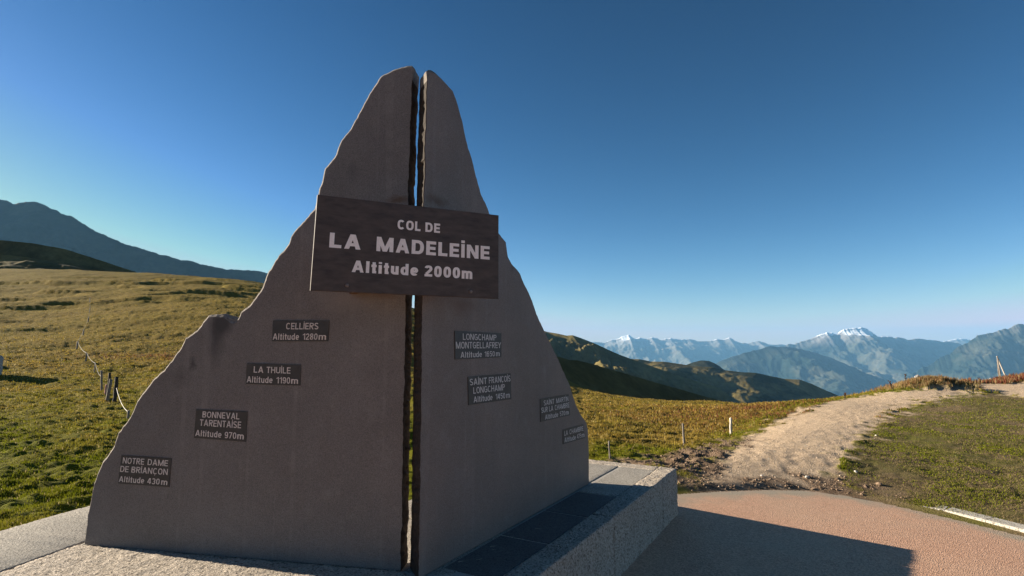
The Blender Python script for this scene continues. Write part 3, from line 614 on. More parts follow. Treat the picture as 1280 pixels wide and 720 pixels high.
def lettering(quad, n, lift, words, mat, parent, bold):
    """quad: TL TR BR BL in space; words: (text, s0, s1, t0, t1) with cap top t0 and baseline t1"""
    TL, TR, BR, BL = quad
    if len(words) > 1:
        for q in words: lettering(quad, n, lift, [q], mat, parent, bold)
        return
    Vs = []; Fs = []; off = 0
    for body, s0, s1, t0, t1 in words:
        v, f, ly, tot = text_mesh(body, bold)
        s = s0 + v[:, 0] / tot * (s1 - s0); t = t1 + v[:, 1] * (t0 - t1)
        s = s[:, None]; t = t[:, None]
        P = (TL * (1 - s) + TR * s) * (1 - t) + (BL * (1 - s) + BR * s) * t + n * lift + n * (ly[:, None] % 37) * 0.000025
        Vs.append(P); Fs += [tuple(i + off for i in q) for q in f]; off += len(v)
    return mesh_obj("lettering", np.concatenate(Vs), Fs, mat, parent)
def board(name, quad, n, thick, mat, parent, bev=0.003):
    """slab with a fine bevel; quad is the outer front outline"""
    Q4 = np.array(quad); c = Q4.mean(0); ins = Q4 + (c - Q4) / np.linalg.norm(c - Q4, axis=1)[:, None] * bev * 1.4
    Vv = np.concatenate([ins, Q4 - n * bev, Q4 - n * thick]); fs = [(0, 1, 2, 3), (11, 10, 9, 8)]
    for r in (0, 4):
        for i in range(4): j = (i + 1) % 4; fs.append((r + i, r + 4 + i, r + 4 + j, r + j))
    o = mesh_obj(name, Vv, fs, mat, parent); bm = bmesh.new(); bm.from_mesh(o.data); bmesh.ops.recalc_face_normals(bm, faces=bm.faces); bm.to_mesh(o.data); bm.free(); return o
# main sign: stands across the corner, held clear of both slabs by brackets
y1 = 3.0; y2 = y1 * 1.163
A = at_depth(393, 303, y1); Bp = at_depth(624, 321, y2); us = Bp - A; us[2] = 0; us /= np.linalg.norm(us); ns = np.array([us[1], -us[0], 0])
sq = [at_plane(px, py, A, ns) for px, py in [(397, 243), (623.5, 269), (623.5, 373.5), (388, 363)]]
sign = board("summit_sign", sq, ns, 0.022, M_sign, monument); sign["label"] = "large dark board across the summit cleft reading COL DE LA MADELEINE Altitude 2000m"
lettering(sq, ns, 0.0022, [("COL", .41, .535, .178, .285), ("DE", .562, .645, .178, .285), ("LA", .072, .225, .388, .545), ("MADELEİNE", .305, .942, .388, .545),
                           ("Altitude", .188, .53, .662, .787), ("2000m", .565, .838, .662, .787)], M_letter, sign, 0.215)
def bolt(s_, t_):
    c = (sq[0] * (1 - s_) + sq[1] * s_) * (1 - t_) + (sq[3] * (1 - s_) + sq[2] * s_) * t_; upv = np.array([0, 0, 1.0]); k = 6
    Vv = [c + ns * h + (us * math.cos(i * math.pi / 3) + upv * math.sin(i * math.pi / 3)) * r for r, h in ((.011, -.001), (.011, .006), (.007, .009)) for i in range(k)]
    fs = [tuple(range(2 * k, 3 * k))] + [(r * k + i, r * k + (i + 1) % k, (r + 1) * k + (i + 1) % k, (r + 1) * k + i) for r in (0, 1) for i in range(k)]
    mesh_obj("bolt", Vv, fs, M_bolt, sign)
M_bolt = mat_simple("dull_bolt", (0.10, 0.085, 0.075), (0.22, 0.19, 0.17), 90, 0.5, 0.5, 0.1, 0.001)
for a_, b_ in ((.83, .93), (.17, .93)): bolt(a_, b_)
def bracket(p, q, r=0.02):
    p = np.array(p); q = np.array(q); d = q - p; L = np.linalg.norm(d); d /= L; s = np.cross(d, [0, 0, 1.0]); s /= np.linalg.norm(s); t = np.cross(s, d)
    ring = [s * r + t * r, -s * r + t * r, -s * r - t * r, s * r - t * r]
    Vv = [p + k for k in ring] + [q + k for k in ring]
    return mesh_obj("bracket", Vv, [(0, 1, 5, 4), (1, 2, 6, 5), (2, 3, 7, 6), (3, 0, 4, 7), (3, 2, 1, 0), (4, 5, 6, 7)], M_rust, sign)
for sx in (0.30, 0.66):
    for sz in (0.12, 0.88):
        b0 = (sq[0] * (1 - sx) + sq[1] * sx) * (1 - sz) + (sq[3] * (1 - sx) + sq[2] * sx) * sz - ns * 0.021
        a, u, n, L = FL if sx < 0.5 else FR
        t = np.dot(a - b0, n) / np.dot(-ns, n); bracket(b0, b0 - ns * (t + 0.02))
PL = [
 ("small dark plaque reading CELLIERS Altitude 1280 m", FL, [(341, 400.5), (411.5, 400.5), (410, 426.5), (339.5, 426.5)], [("CELLİERS", .25, .82, .12, .43), ("Altitude", .02, .49, .63, .93), ("1280", .555, .815, .63, .93), ("m", .835, .965, .63, .93)]),
 ("small dark plaque reading LA THUILE Altitude 1190 m", FL, [(308.5, 454), (376, 456), (375, 482), (307, 480)], [("LA", .14, .32, .14, .44), ("THUİLE", .38, .82, .14, .44), ("Altitude", .02, .5, .62, .92), ("1190", .57, .82, .62, .92), ("m", .84, .965, .62, .92)]),
 ("small dark plaque reading BONNEVAL TARENTAISE Altitude 970 m", FL, [(245, 511.5), (309, 514.5), (307, 552.5), (242, 547.5)], [("BONNEVAL", .14, .86, .06, .27), ("TARENTAİSE", .1, .9, .34, .56), ("Altitude", .03, .54, .71, .92), ("970", .6, .82, .71, .92), ("m", .84, .965, .71, .92)]),
 ("small dark plaque reading NOTRE DAME DE BRIANCON Altitude 430 m, lowest on the left slab", FL, [(151.5, 569), (214, 573), (211, 609), (147, 604.5)], [("NOTRE", .05, .48, .07, .28), ("DAME", .55, .95, .07, .28), ("DE", .02, .19, .37, .58), ("BRİANÇON", .245, .96, .37, .58), ("Altitude", .02, .52, .73, .93), ("430", .58, .82, .73, .93), ("m", .85, .97, .73, .93)]),
 ("small dark plaque reading LONGCHAMP MONTGELLAFREY Altitude 1650 m", FR, [(568.5, 413.5), (627, 416.5), (627, 446.5), (569, 449.5)], [("LONGCHAMP", .15, .87, .08, .31), ("MONTGELLAFREY", .015, .98, .38, .62), ("Altitude", .1, .54, .74, .95), ("1650", .6, .83, .74, .95), ("m", .86, .95, .74, .95)]),
 ("small dark plaque reading SAINT FRANCOIS LONGCHAMP Altitude 1450 m", FR, [(585, 471), (638.5, 466.5), (639.5, 499), (586, 506.5)], [("SAİNT", .03, .4, .08, .31), ("FRANÇOİS", .45, .98, .08, .31), ("LONGCHAMP", .1, .83, .39, .62), ("Altitude", .1, .52, .72, .93), ("1450", .6, .83, .72, .93), ("m", .86, .95, .72, .93)]),
 ("small dark plaque reading SAINT MARTIN SUR LA CHAMBRE Altitude 570 m", FR, [(675.5, 498.5), (711, 492.5), (713, 519), (676, 527.5)], [("SAİNT", .1, .45, .1, .32), ("MARTİN", .52, .96, .1, .32), ("SUR", .02, .22, .39, .62), ("LA", .27, .4, .39, .62), ("CHAMBRE", .46, .98, .39, .62), ("Altitude", .13, .56, .73, .94), ("570", .62, .8, .73, .94), ("m", .83, .94, .73, .94)]),
 ("smallest dark plaque reading LA CHAMBRE Altitude 475 m, at the right slab's edge", FR, [(704, 537), (729.5, 530), (731.5, 547.5), (704, 555.5)], [("LA", .05, .2, .12, .44), ("CHAMBRE", .28, .95, .12, .44), ("Altitude", .05, .55, .58, .9), ("475", .62, .81, .58, .9), ("m", .84, .97, .58, .9)]),
]
for lab, fr, quad, words in PL:
    a, u, n, L = fr; q = [at_plane(x, y, a + n * 0.006, n) for x, y in quad]
    o = board("plaque", q, n, 0.0055, M_plaque, monument, 0.0015); o["label"] = lab
    lettering(q, n, 0.0014, words, M_letter_dim, o, 0.15)

# ------------------------------------------------------------------ the plinth
def prism_block(name, plan, z0, z1, mat, parent, bev=0.008, seed=0, rough=0.0, sub=0.05):
    """plan: convex polygon (x, y); faces subdivided and knocked about for a hewn look"""
    bm = bmesh.new(); P = [Vector((x, y, 0)) for x, y in plan]
    b = [bm.verts.new((p.x, p.y, z0)) for p in P]; t = [bm.verts.new((p.x, p.y, z1)) for p in P]
    bm.faces.new(b[::-1]); bm.faces.new(t); k = len(P)
    for i in range(k): bm.faces.new((b[i], b[(i + 1) % k], t[(i + 1) % k], t[i]))
    bmesh.ops.recalc_face_normals(bm, faces=bm.faces)
    bmesh.ops.bevel(bm, geom=list(bm.edges), offset=bev, segments=2, affect='EDGES', profile=0.6)
    if rough:
        for _ in range(7):
            es = [e for e in bm.edges if e.calc_length() > sub]
            if not es: break
            bmesh.ops.subdivide_edges(bm, edges=es, cuts=1, use_grid_fill=True)
        bmesh.ops.triangulate(bm, faces=[f for f in bm.faces if len(f.verts) > 4])
        co = np.array([v.co for v in bm.verts]); bm.normal_update(); no = np.array([v.normal for v in bm.verts])
        j = rough * (0.35 * fbm(co[:, 0] * 9 + seed, co[:, 1] * 9 + co[:, 2] * 8, 2, seed) + 0.7 * noise2(co[:, 0] * 41 + co[:, 2] * 29, co[:, 1] * 41 + co[:, 2] * 17, seed + 4))
        for v, nn, d in zip(bm.verts, no, j): v.co += Vector(nn) * float(d)
    me = bpy.data.meshes.new(name); off = Vector(parent.location) if parent else Vector((0, 0, 0))
    bmesh.ops.translate(bm, verts=bm.verts, vec=-off); bm.to_mesh(me); bm.free(); me.materials.append(mat)
    me.polygons.foreach_set("use_smooth", [True] * len(me.polygons)) if rough else None
    o = bpy.data.objects.new(name, me); COL.objects.link(o); o.parent = parent; return o
plinth = empty("granite_plinth", (0.6, 5.0, -0.5), "low pale granite plinth with hewn border stones and dark paving under the monument", "plinth")
aR, uR, nR, LR = FR; aL, uL, nL, LL = FL
uR2, nR2 = uR[:2], nR[:2]; uL2, nL2 = uL[:2], nL[:2]
c_out = at_z(846, 585.5, 0)[:2]                        # right far corner of the plinth
wR = np.dot(c_out - aR[:2], nR2); lR = np.dot(c_out - aR[:2], uR2)          # half width in front of the slab, length along it
BW = 0.185                                            # border width
def pr(s, t): return tuple(aR[:2] + uR2 * s + nR2 * t)                      # along right slab, out from its front
def pl(s, t): return tuple(aL[:2] + uL2 * s + nL2 * t)
ZB = -0.72
# corner stone meeting line of the two wings (front side)
def isect(p, d, q, e):
    Mx = np.array([[d[0], -e[0]], [d[1], -e[1]]]); k = np.linalg.solve(Mx, np.array(q) - np.array(p)); return np.array(p) + np.array(d) * k[0]
wL = 0.60
corner = isect(pr(0, wR), uR2, pl(0, wL), uL2); corner_in = isect(pr(0, wR - BW), uR2, pl(0, wL - BW), uL2); 
s_c = np.dot(corner - aR[:2], uR2); g = 0.007
cuts = [s_c]
q1 = at_z(771, 647, 0)[:2]; q2 = at_z(830.5, 600, 0)[:2]
s1 = np.dot(q1 - aR[:2], uR2); s2 = np.dot(q2 - aR[:2], uR2)
sci = np.dot(corner_in - aR[:2], uR2)
prism_block("border_block", [tuple(corner), pr(s1 - g, wR), pr(s1 - g, wR - BW), tuple(corner_in)], ZB, 0.0, M_border, plinth, 0.010, 1, 0.011, 0.03)
prism_block("border_block", [pr(s1 + g, wR), pr(s2 - g, wR + .002), pr(s2 - g, wR - BW), pr(s1 + g, wR - BW)], ZB, 0.002, M_border, plinth, 0.010, 2, 0.011, 0.03)
prism_block("border_block", [pr(s2 + g, wR), pr(lR, wR), pr(lR, wR - BW), pr(s2 + g, wR - BW)], ZB, 0.001, M_border, plinth, 0.014, 3, 0.013, 0.03)
back = 1.0                                            # plinth behind the right slab
# far end border, in two stones
prism_block("border_block", [pr(lR, wR - BW - g), pr(lR, wR - BW - 0.85), pr(lR - BW, wR - BW - 0.85), pr(lR - BW, wR - BW - g)], ZB, 0.0, M_border, plinth, 0.010, 4, 0.008, 0.035)
prism_block("border_block", [pr(lR, wR - BW - 0.858), pr(lR, -T_SLAB - back), pr(lR - BW, -T_SLAB - back), pr(lR - BW, wR - BW - 0.858)], ZB, 0.001, M_border, plinth, 0.010, 5, 0.007, 0.035)
# paving in front of the right slab
sA = np.dot(at_z(685, 638, 0)[:2] - aR[:2], uR2); sB = np.dot(at_z(632, 669, 0)[:2] - aR[:2], uR2); step = sA - sB
ts_ = [sB - step, sB, sA, sA + step, lR - BW]
for k in range(4):
    s0, s1_ = ts_[k] + 0.010, ts_[k + 1] - 0.010
    if s1_ - s0 < 0.1: continue
    lo_in = 0.022
    prism_block("paving_slab", [pr(s0, wR - BW - 0.008), pr(s1_, wR - BW - 0.008), pr(s1_, lo_in), pr(s0, lo_in)], -0.08, -0.004, M_tile if k < 3 else M_border2, plinth, 0.004, 0)
prism_block("mortar_bed", [pr(sci - 0.1, wR - BW - 0.003), pr(lR - BW - .002, wR - BW - 0.003), pr(lR - BW - .002, -0.01), pr(sci - 0.1, -0.01)], ZB, -0.0085, M_mortar, plinth, 0.002)
# ground stone behind both slabs and the left wing
prism_block("rear_paving", [pr(LR * 0.35, -0.02), pr(lR - BW - .004, -0.02), pr(lR - BW - .004, -T_SLAB - back), pr(LR * 0.35, -T_SLAB - back)], ZB, -0.003, M_border2, plinth, 0.006, 6, 0.003, 0.08)
xl = -0.04
prism_block("border_block", [pl(xl, wL), tuple(corner - uL2 * 0.004), tuple(np.array(pl(LL + 0.02, 0.0))), pl(xl, 0.0)], ZB, 0.0, M_border, plinth, 0.012, 8, 0.010, 0.03)
prism_block("border_block", [pl(-0.92, wL + .01), pl(xl - 0.008, wL), pl(xl - 0.008, -0.98), pl(-0.80, -1.02), pl(-0.88, -0.7)], ZB, -0.004, M_border2, plinth, 0.03, 9, 0.006, 0.03)
prism_block("rear_paving", [pl(xl, -0.005), pl(LL + 0.3, -0.005), pl(LL + 0.75, -1.0), pl(xl, -0.98)], ZB, -0.006, M_border2, plinth, 0.01, 10, 0.005, 0.06)
prism_block("mortar_bed", [tuple(corner_in + (0.02, 0.02)), pr(sci + 0.5, wR - BW - 0.004), pr(sci + 0.5, -0.005), tuple(np.array(pl(LL - 0.02, 0.004)))], ZB, -0.010, M_mortar, plinth, 0.002)

# ------------------------------------------------------------------ kerb
kp = [on_road(*p) for p in [(1134, 633), (1180, 643), (1232, 656), (1290, 671), (1350, 688)]]
Vk = []; Fk = []
for i in range(len(kp) - 1):
    a, b = np.array(kp[i]), np.array(kp[i + 1]); d = (b - a) / np.linalg.norm(b - a); nn = np.array([-d[1], d[0]]); nn = nn if nn[1] > 0 else -nn
    z = float(z_road(*a)); a = a + d * 0.006
    for p in (a, b):
        zz = float(z_road(*p)); h = 0.03 if (i == 0 and p is a) else 0.055
        for t, hz in ((0, -0.1), (0.0, h - 0.012), (0.014, h), (0.205, h + .004), (0.22, h - 0.01), (0.22, -0.1)): Vk.append((p[0] + nn[0] * t, p[1] + nn[1] * t, zz + hz))
    o = len(Vk) - 12
    for k in range(5): Fk.append((o + k, o + k + 1, o + 6 + k + 1, o + 6 + k))
    Fk.append(tuple(o + k for k in range(6))); Fk.append(tuple(o + 11 - k for k in range(6)))
tag(mesh_obj("kerb", Vk, Fk, M_kerb), kind="structure")

# ------------------------------------------------------------------ posts, fence, tripod
def gz(x, y): return float(z_ground(np.array([x]), np.array([y]))[0])
def on_real(px, py):
    p = on_land(px, py)
    for _ in range(8):
        q = at_z(px, py, gz(*p)); p = np.array([(p[0] + q[0]) / 2, (p[1] + q[1]) / 2])
    return p
def post_mesh(base, top, r0, r1, seed=0, sides=8, flat=1.0):
    base = np.array(base); top = np.array(top); rs = np.random.default_rng(seed); d = top - base; L = np.linalg.norm(d); d /= L
    s = np.cross(d, [0.3, 1, 0]); s /= np.linalg.norm(s); t = np.cross(d, s); Vv = []; fs = []; rings = 6
    for k in range(rings):
        f = k / (rings - 1); c = base + d * L * f + (s * rs.normal() + t * rs.normal()) * r0 * 0.08; r = r0 + (r1 - r0) * f
        for i in range(sides):
            an = 2 * math.pi * i / sides; q = r * (1 + rs.normal() * 0.07); Vv.append(c + (s * math.cos(an) + t * math.sin(an) * flat) * q + (d * rs.normal() * r * .25 if k == rings - 1 else 0))
    for k in range(rings - 1):
        for i in range(sides): j = (i + 1) % sides; fs.append((k * sides + i, k * sides + j, (k + 1) * sides + j, (k + 1) * sides + i))
    fs.append(tuple(range((rings - 1) * sides, rings * sides))); fs.append(tuple(range(sides))[::-1])
    return Vv, fs
def stake(name, px, py, d_px, rad, mat, label, cat, lean=(0, 0), group=None, seed=1):
    p = on_real(px, py); z = gz(*p); h = d_px * math.hypot(*p) / FPX
    root = empty(name, (p[0], p[1], z), label, cat, group); Vv, fs = post_mesh((p[0], p[1], z - .1), (p[0] + lean[0] * h, p[1] + lean[1] * h, z + h), rad, rad * .85, seed)
    o = mesh_obj("shaft", Vv, fs, mat, root, True)
    # chamfered cap piece
    d = np.array(Vv[-8:]).mean(0); Vc = [tuple(q) for q in np.array(Vv[-8:])] + [tuple(d + np.array([0, 0, rad * 0.9]))]
    mesh_obj("tip", Vc, [(i, (i + 1) % 8, 8) for i in range(8)], mat, root)
    return root
GS = "marker stakes in the right meadow"
stake("marker_stake", 914, 543.5, 18.5, 0.035, M_palewood, "short white painted stake in the grass beside the gravel path", "stake", (0.01, 0), GS, 1)
stake("marker_stake", 855.5, 557, 25, 0.022, M_wood, "thin grey weathered stake standing in green grass above the brown soil", "stake", (-.04, 0), GS, 2)
stake("marker_stake", 763, 573, 20, 0.014, M_wood, "thin dark stake just behind the plinth's lit far edge", "stake", (-.08, 0), GS, 3)

fx = on_land(137, 503); fz = gz(*fx)
fence = empty("pasture_fence", (fx[0], fx[1], fz), "old pasture fence of weathered posts and sagging pale tape on the left meadow", "fence")
def fpost(px, py, hpx, rad, mat, lean, seed, label=None):
    p = on_land(px, py, 200); z = gz(*p); h = hpx * math.hypot(*p) / FPX
    Vv, fs = post_mesh((p[0], p[1], z - .15), (p[0] + lean[0] * h, p[1] + lean[1] * h, z + h), rad, rad * .85, seed)
    o = mesh_obj("post", Vv, fs, mat, fence, True)
    if label: o["label"] = label
    return np.array([p[0] + lean[0] * h, p[1] + lean[1] * h, z + h])
t1 = fpost(142.5, 503, 28, 0.055, M_darkwood, (0.05, 0), 11, "dark upright post")
t2 = fpost(133, 502, 22, 0.05, M_wood, (0.22, -.1), 12, "pale broken post leaning against the dark one")
t3 = fpost(134.5, 499, 26, 0.045, M_darkwood, (0.02, 0), 13)
t3b = fpost(132.5, 494, 10, 0.05, M_pinkwood, (0.0, 0), 14, "short reddish stump")
t4 = fpost(127.5, 488, 20, 0.035, M_wood, (-0.1, 0), 15); t5 = fpost(118, 468, 10, 0.03, M_wood, (0, 0), 16)
tops = [fpost(x, y, h, .05, M_wood, (0.03, 0), 20 + i) for i, (x, y, h) in enumerate([(107, 455, 9), (96, 436, 8), (104, 420, 6), (110, 404, 5), (112, 390, 4.5), (112, 378, 4)])]
tR = fpost(160, 526, 9, 0.03, M_wood, (0, 0), 18)
def tube_line(pts, r, name, mat, parent):
    P = np.array(pts); Vv = []; fs = []
    for k in range(len(P)):
        d = P[min(k + 1, len(P) - 1)] - P[max(k - 1, 0)]; d /= np.linalg.norm(d); s = np.cross(d, [0, 0, 1]); s /= np.linalg.norm(s); t = np.cross(s, d)
        for i in range(5): an = 2 * math.pi * i / 5; Vv.append(P[k] + (s * math.cos(an) + t * math.sin(an)) * r)
    for k in range(len(P) - 1):
        for i in range(5): j = (i + 1) % 5; fs.append((k * 5 + i, k * 5 + j, (k + 1) * 5 + j, (k + 1) * 5 + i))
    return mesh_obj(name, Vv, fs, mat, parent)
def sag(a, b, s, f=0.75):
    a = np.array(a); b = np.array(b); out = []
    for k in range(9):
        t = k / 8; q = a * (1 - t) + b * t; q[2] -= s * 4 * t * (1 - t); out.append(q)
    return out
dn = np.array([0, 0, 0.2])
tube_line(sag(t1 - dn * 1.6, tR - dn * .2, 0.12), 0.006, "tape", M_wire, fence)
tube_line(sag(t4 - dn, t5, 0.1), 0.007, "tape", M_wire, fence); tube_line(sag(t5, tops[0], 0.1), 0.008, "tape", M_wire, fence); tube_line(sag(tops[0], tops[1], 0.15), 0.009, "tape", M_wire, fence)
for k in range(1, 5): tube_line(sag(tops[k], tops[k + 1], 0.1), 0.007, "tape", M_wire, fence)

tp = at_depth(1255, 470, 44); tz = gz(tp[0], tp[1])
trip = empty("pole_frame", (tp[0], tp[1], tz), "bare frame of long pale poles leaning together on the crest beyond the far road", "pole frame")
apex = at_depth(1246.5, 446.5, 44)
for i, (x, y, d) in enumerate([(1251.5, 469, 43), (1260.5, 469, 44), (1249, 469, 46)]):
    f = at_depth(x, y, d); f[2] = min(f[2], gz(f[0], f[1])) - .1; Vv, fs = post_mesh(f, apex + (apex - f) * 0.03, 0.06, 0.04, 40 + i); mesh_obj("pole", Vv, fs, M_palewood if i == 1 else M_wood, trip, True)

# ------------------------------------------------------------------ stones
def rock(name, loc, size, mat, label, cat, seed=0, group=None):
    bm = bmesh.new(); bmesh.ops.create_icosphere(bm, subdivisions=4, radius=1); rs = np.random.default_rng(seed); pls = [(rs.normal(size=3), rs.uniform(.55, .85)) for _ in range(9)]
    for v in bm.verts:
        c = np.array(v.co)
        for nrm, dd in pls:
            nn = nrm / np.linalg.norm(nrm); k = c @ nn - dd
            if k > 0: c = c - nn * k * 0.9
        c = c * (1 + 0.05 * fbm(np.array([c[0] * 3 + seed]), np.array([c[1] * 3 + c[2] * 2]), 3, seed)[0]); v.co = Vector(c * np.array(size))
    me = bpy.data.meshes.new(name); bm.to_mesh(me); bm.free(); me.materials.append(mat)
    o = bpy.data.objects.new(name, me); COL.objects.link(o); o.location = loc; o.rotation_euler = (0, 0, rs.uniform(0, 6)); return tag(o, label, cat, group)
bp = on_land(-14, 472); rock("boulder", (bp[0], bp[1], gz(*bp) + .25), (0.75, 0.55, 0.62), M_stone, "grey boulder in the left meadow casting a long shadow across the grass", "boulder", 5)
for i, (x, y, s, lab) in enumerate([(1009, 597.5, .04, "white stone on the brown soil where path meets road"), (1070, 590.5, .035, "flat white stone at the lawn's worn corner"), (952, 595, .022, "small white pebble on the gravel path near the road"),
                                    (1095, 545, .03, "white stone lying at the left edge of the lawn"), (1047, 600, .045, "brown lump of soil at the road's broken edge"), (1098, 606, .05, "dark clod by the kerb end of the lawn")]):
    p = on_real(x, y); rock("stone", (p[0], p[1], gz(*p) + s * .3), (s * 1.1, s * .75, s * .6), M_palestone if i < 4 else M_clod, lab, "stone", 30 + i, "loose stones on the verge")
p = at_depth(1237, 469.5, 40); rock("stone", (p[0], p[1], gz(p[0], p[1]) + .1), (.16, .14, .2), M_palestone, "white marker stone among red plants beyond the far road", "stone", 60)
p = on_land(1160, 476); rock("stone", (MOUND[0] - .6, MOUND[1] + .2, gz(MOUND[0] - .6, MOUND[1] + .2) + .12), (.13, .1, .1), M_stone, "pale rock half hidden in the russet grass of the mound", "stone", 61)

def pebbles(name, x, y, size, mat, seed):
    rs = np.random.default_rng(seed); z = z_ground(x, y); n = len(x)
    base = np.array([[1, 0, 0], [.3, .95, 0], [-.8, .6, 0], [-.8, -.6, 0], [.3, -.95, 0], [.1, 0, .75], [-.35, .2, .6], [0, 0, -.5]])
    fs = np.array([[0, 1, 5], [1, 6, 5], [1, 2, 6], [2, 3, 6], [3, 5, 6], [3, 4, 5], [4, 0, 5], [1, 0, 7], [2, 1, 7], [3, 2, 7], [4, 3, 7], [0, 4, 7]])
    Vv = base[None] * (size[:, None, None] * (1 + rs.normal(size=(n, 8, 3)) * .22)); a = rs.uniform(0, 6.28, n)[:, None]
    X = Vv[..., 0] * np.cos(a) - Vv[..., 1] * np.sin(a) + x[:, None]; Y = Vv[..., 0] * np.sin(a) + Vv[..., 1] * np.cos(a) + y[:, None]; Z = Vv[..., 2] + z[:, None] + size[:, None] * .1
    return tag(big_mesh(name, np.stack([X, Y, Z], -1).reshape(-1, 3), (np.arange(n)[:, None, None] * 8 + fs[None]).reshape(-1, 3), mat, None, False, 3), kind="stuff")
M_peb = mat_simple("pale_gravel", (0.32, 0.23, 0.155), (0.62, 0.48, 0.35), 9, 0.9, 0.2, 0.3, 0.004)
def cloud(n, box, key, seed, thr):
    rs = np.random.default_rng(seed); x = rs.uniform(box[0], box[1], n); y = rs.uniform(box[2], box[3], n); f = fields(x, y); ok = (f[key] > thr) & (f['road_sd'] > 0.06); return x[ok], y[ok], rs
x, y, rs = cloud(16000, (0.8, 7.2, 6.6, 12), 'dirt', 201, .55); pebbles("soil_clods", x, y, 0.006 + .024 * rs.uniform(size=len(x)) ** 5, M_clod, 202)
x, y, rs = cloud(26000, (1.5, 14, 6.8, 17), 'path', 203, .5); pebbles("gravel", x, y, 0.004 + .012 * rs.uniform(size=len(x)) ** 5, M_peb, 204)

# ------------------------------------------------------------------ grass: far too many blades to count
def grow(name, x, y, hgt, wid, col, z=None, lean=0.5, seed=0, outw=None):
    rs = np.random.default_rng(seed); n = len(x); z = z_ground(x, y) if z is None else z
    a = rs.uniform(0, 2 * np.pi, n); la = rs.uniform(0, 2 * np.pi, n); ll = rs.uniform(0.1, 1, n) * lean * hgt
    dx, dy = np.cos(a) * wid * .5, np.sin(a) * wid * .5
    B0 = np.stack([x - dx, y - dy, z - 0.01], -1); B1 = np.stack([x + dx, y + dy, z - 0.01], -1)
    Mx = x + np.cos(la) * ll * .35; My = y + np.sin(la) * ll * .35; mz = z + hgt * .6
    C0 = np.stack([Mx - dx * .7, My - dy * .7, mz], -1); C1 = np.stack([Mx + dx * .7, My + dy * .7, mz], -1)
    Tt = np.stack([x + np.cos(la) * ll, y + np.sin(la) * ll, z + hgt], -1)
    Vv = np.stack([B0, B1, C0, C1, Tt], 1).reshape(-1, 3); k = np.arange(n)[:, None] * 5
    tri = np.concatenate([k + [[0, 1, 3]], k + [[0, 3, 2]], k + [[2, 3, 4]]])
    tint = np.repeat(col, 5, 0)
    return tag(big_mesh(name, Vv, tri, M_blades, {"tint": tint}, True, 3), kind="stuff")
def in_plinth(x, y):
    Pp = np.array([pl(-1.0, wL + .05), tuple(corner), pr(lR + .03, wR + .02), pr(lR + .03, -T_SLAB - back), pr(LR * .3, -T_SLAB - back), pl(LL + .5, -1.02), pl(-.86, -1.05)]); return poly_sd(x, y, Pp) < 0.03
def scatter(n, th0, th1, r0, r1, seed, mode='inv'):
    rs = np.random.default_rng(seed); t = rs.uniform(R(th0), R(th1), n); k = rs.uniform(0, 1, n)
    r = 1 / (1 / r1 + (1 / r0 - 1 / r1) * k) if mode == 'inv' else np.exp(math.log(r0) + (math.log(r1) - math.log(r0)) * k)
    return r * np.sin(t), r * np.cos(t), r, rs
GOLD = np.array([[0.30, 0.205, 0.042]]); GREEN = np.array([[0.145, 0.158, 0.009]]); RUST = np.array([[0.20, 0.09, 0.04]]); STRAW = np.array([[0.38, 0.30, 0.14]])
def meadow(name, n, th0, th1, r0, r1, seed, mode, hk=1.0):
    x, y, r, rs = scatter(n, th0, th1, r0, r1, seed, mode); f = fields(x, y)
    ok = (f['road_sd'] > 0.05) & (f['path'] < 0.35) & (f['lawn'] < 0.4) & (rs.uniform(size=n) > f['dirt'] * 0.97) & ~in_plinth(x, y)
    clump = fbm(x * 1.3, y * 1.3, 3, 88); ok &= rs.uniform(size=n) < 0.62 + 0.9 * clump
    x, y, r, clump = x[ok], y[ok], r[ok], clump[ok]; f = {k: v[ok] for k, v in f.items()}; n = len(x)
    g = np.clip(f['green'] + 0.55 * fbm(x * .45, y * .45, 3, 77), 0, 1)[:, None]; u = rs.uniform(size=(n, 1))
    c = GOLD * (1 - g) + GREEN * g; c = np.where(rs.uniform(size=(n, 1)) < 0.14 * (1 - .6 * g), STRAW, c); rd = (rs.uniform(size=n) < f['red'])[:, None]; c = np.where(rd, RUST * (0.8 + .6 * rs.uniform(size=(n, 1))), c)
    c = c * (0.6 + 0.75 * u)
    h = (0.018 + 0.035 * rs.uniform(size=n) ** 1.5 + 0.03 * np.clip(clump, 0, 1) + 0.04 * f['red']) * hk * np.clip(1.25 - .6 * f['green'], .6, 1.2)
    grow(name, x, y, h, np.clip(r / 569 * 0.6, 0.004, 0.04), c, None, 0.7, seed)
meadow("meadow_grass", 210000, -43.5, -14, 5.2, 40, 101, 'inv'); meadow("meadow_grass", 90000, -43.5, -12, 20, 170, 102, 'log', 1.3)
meadow("meadow_grass", 160000, 7, 30, 8, 65, 103, 'log', 0.9)
meadow("crest_grass", 70000, 24, 44, 15, 60, 104, 'log', 0.9)
# worn lawn
x, y, r, rs = scatter(190000, 26, 45, 6.2, 28, 105, 'inv'); f = fields(x, y); pn = fbm(x * .8, y * .8, 4, 66)
ok = (f['lawn'] > 0.35) & (f['road_sd'] > 0.15) & (f['path'] < .4) & (rs.uniform(size=len(x)) < 0.50 + 0.75 * pn) & (rs.uniform(size=len(x)) > f['dirt'] * .9); x, y, r, pn = x[ok], y[ok], r[ok], pn[ok]; n = len(x); u = rs.uniform(size=(n, 1))
c = np.where(u < np.clip(.48 + .7 * pn, .1, .9)[:, None], GREEN, np.array([[0.17, 0.125, 0.065]])) * (0.6 + .8 * rs.uniform(size=(n, 1)))
grow("lawn_grass", x, y, 0.008 + 0.018 * rs.uniform(size=n), np.clip(r / 569 * .5, .004, .04), c, None, 1.4, 106)
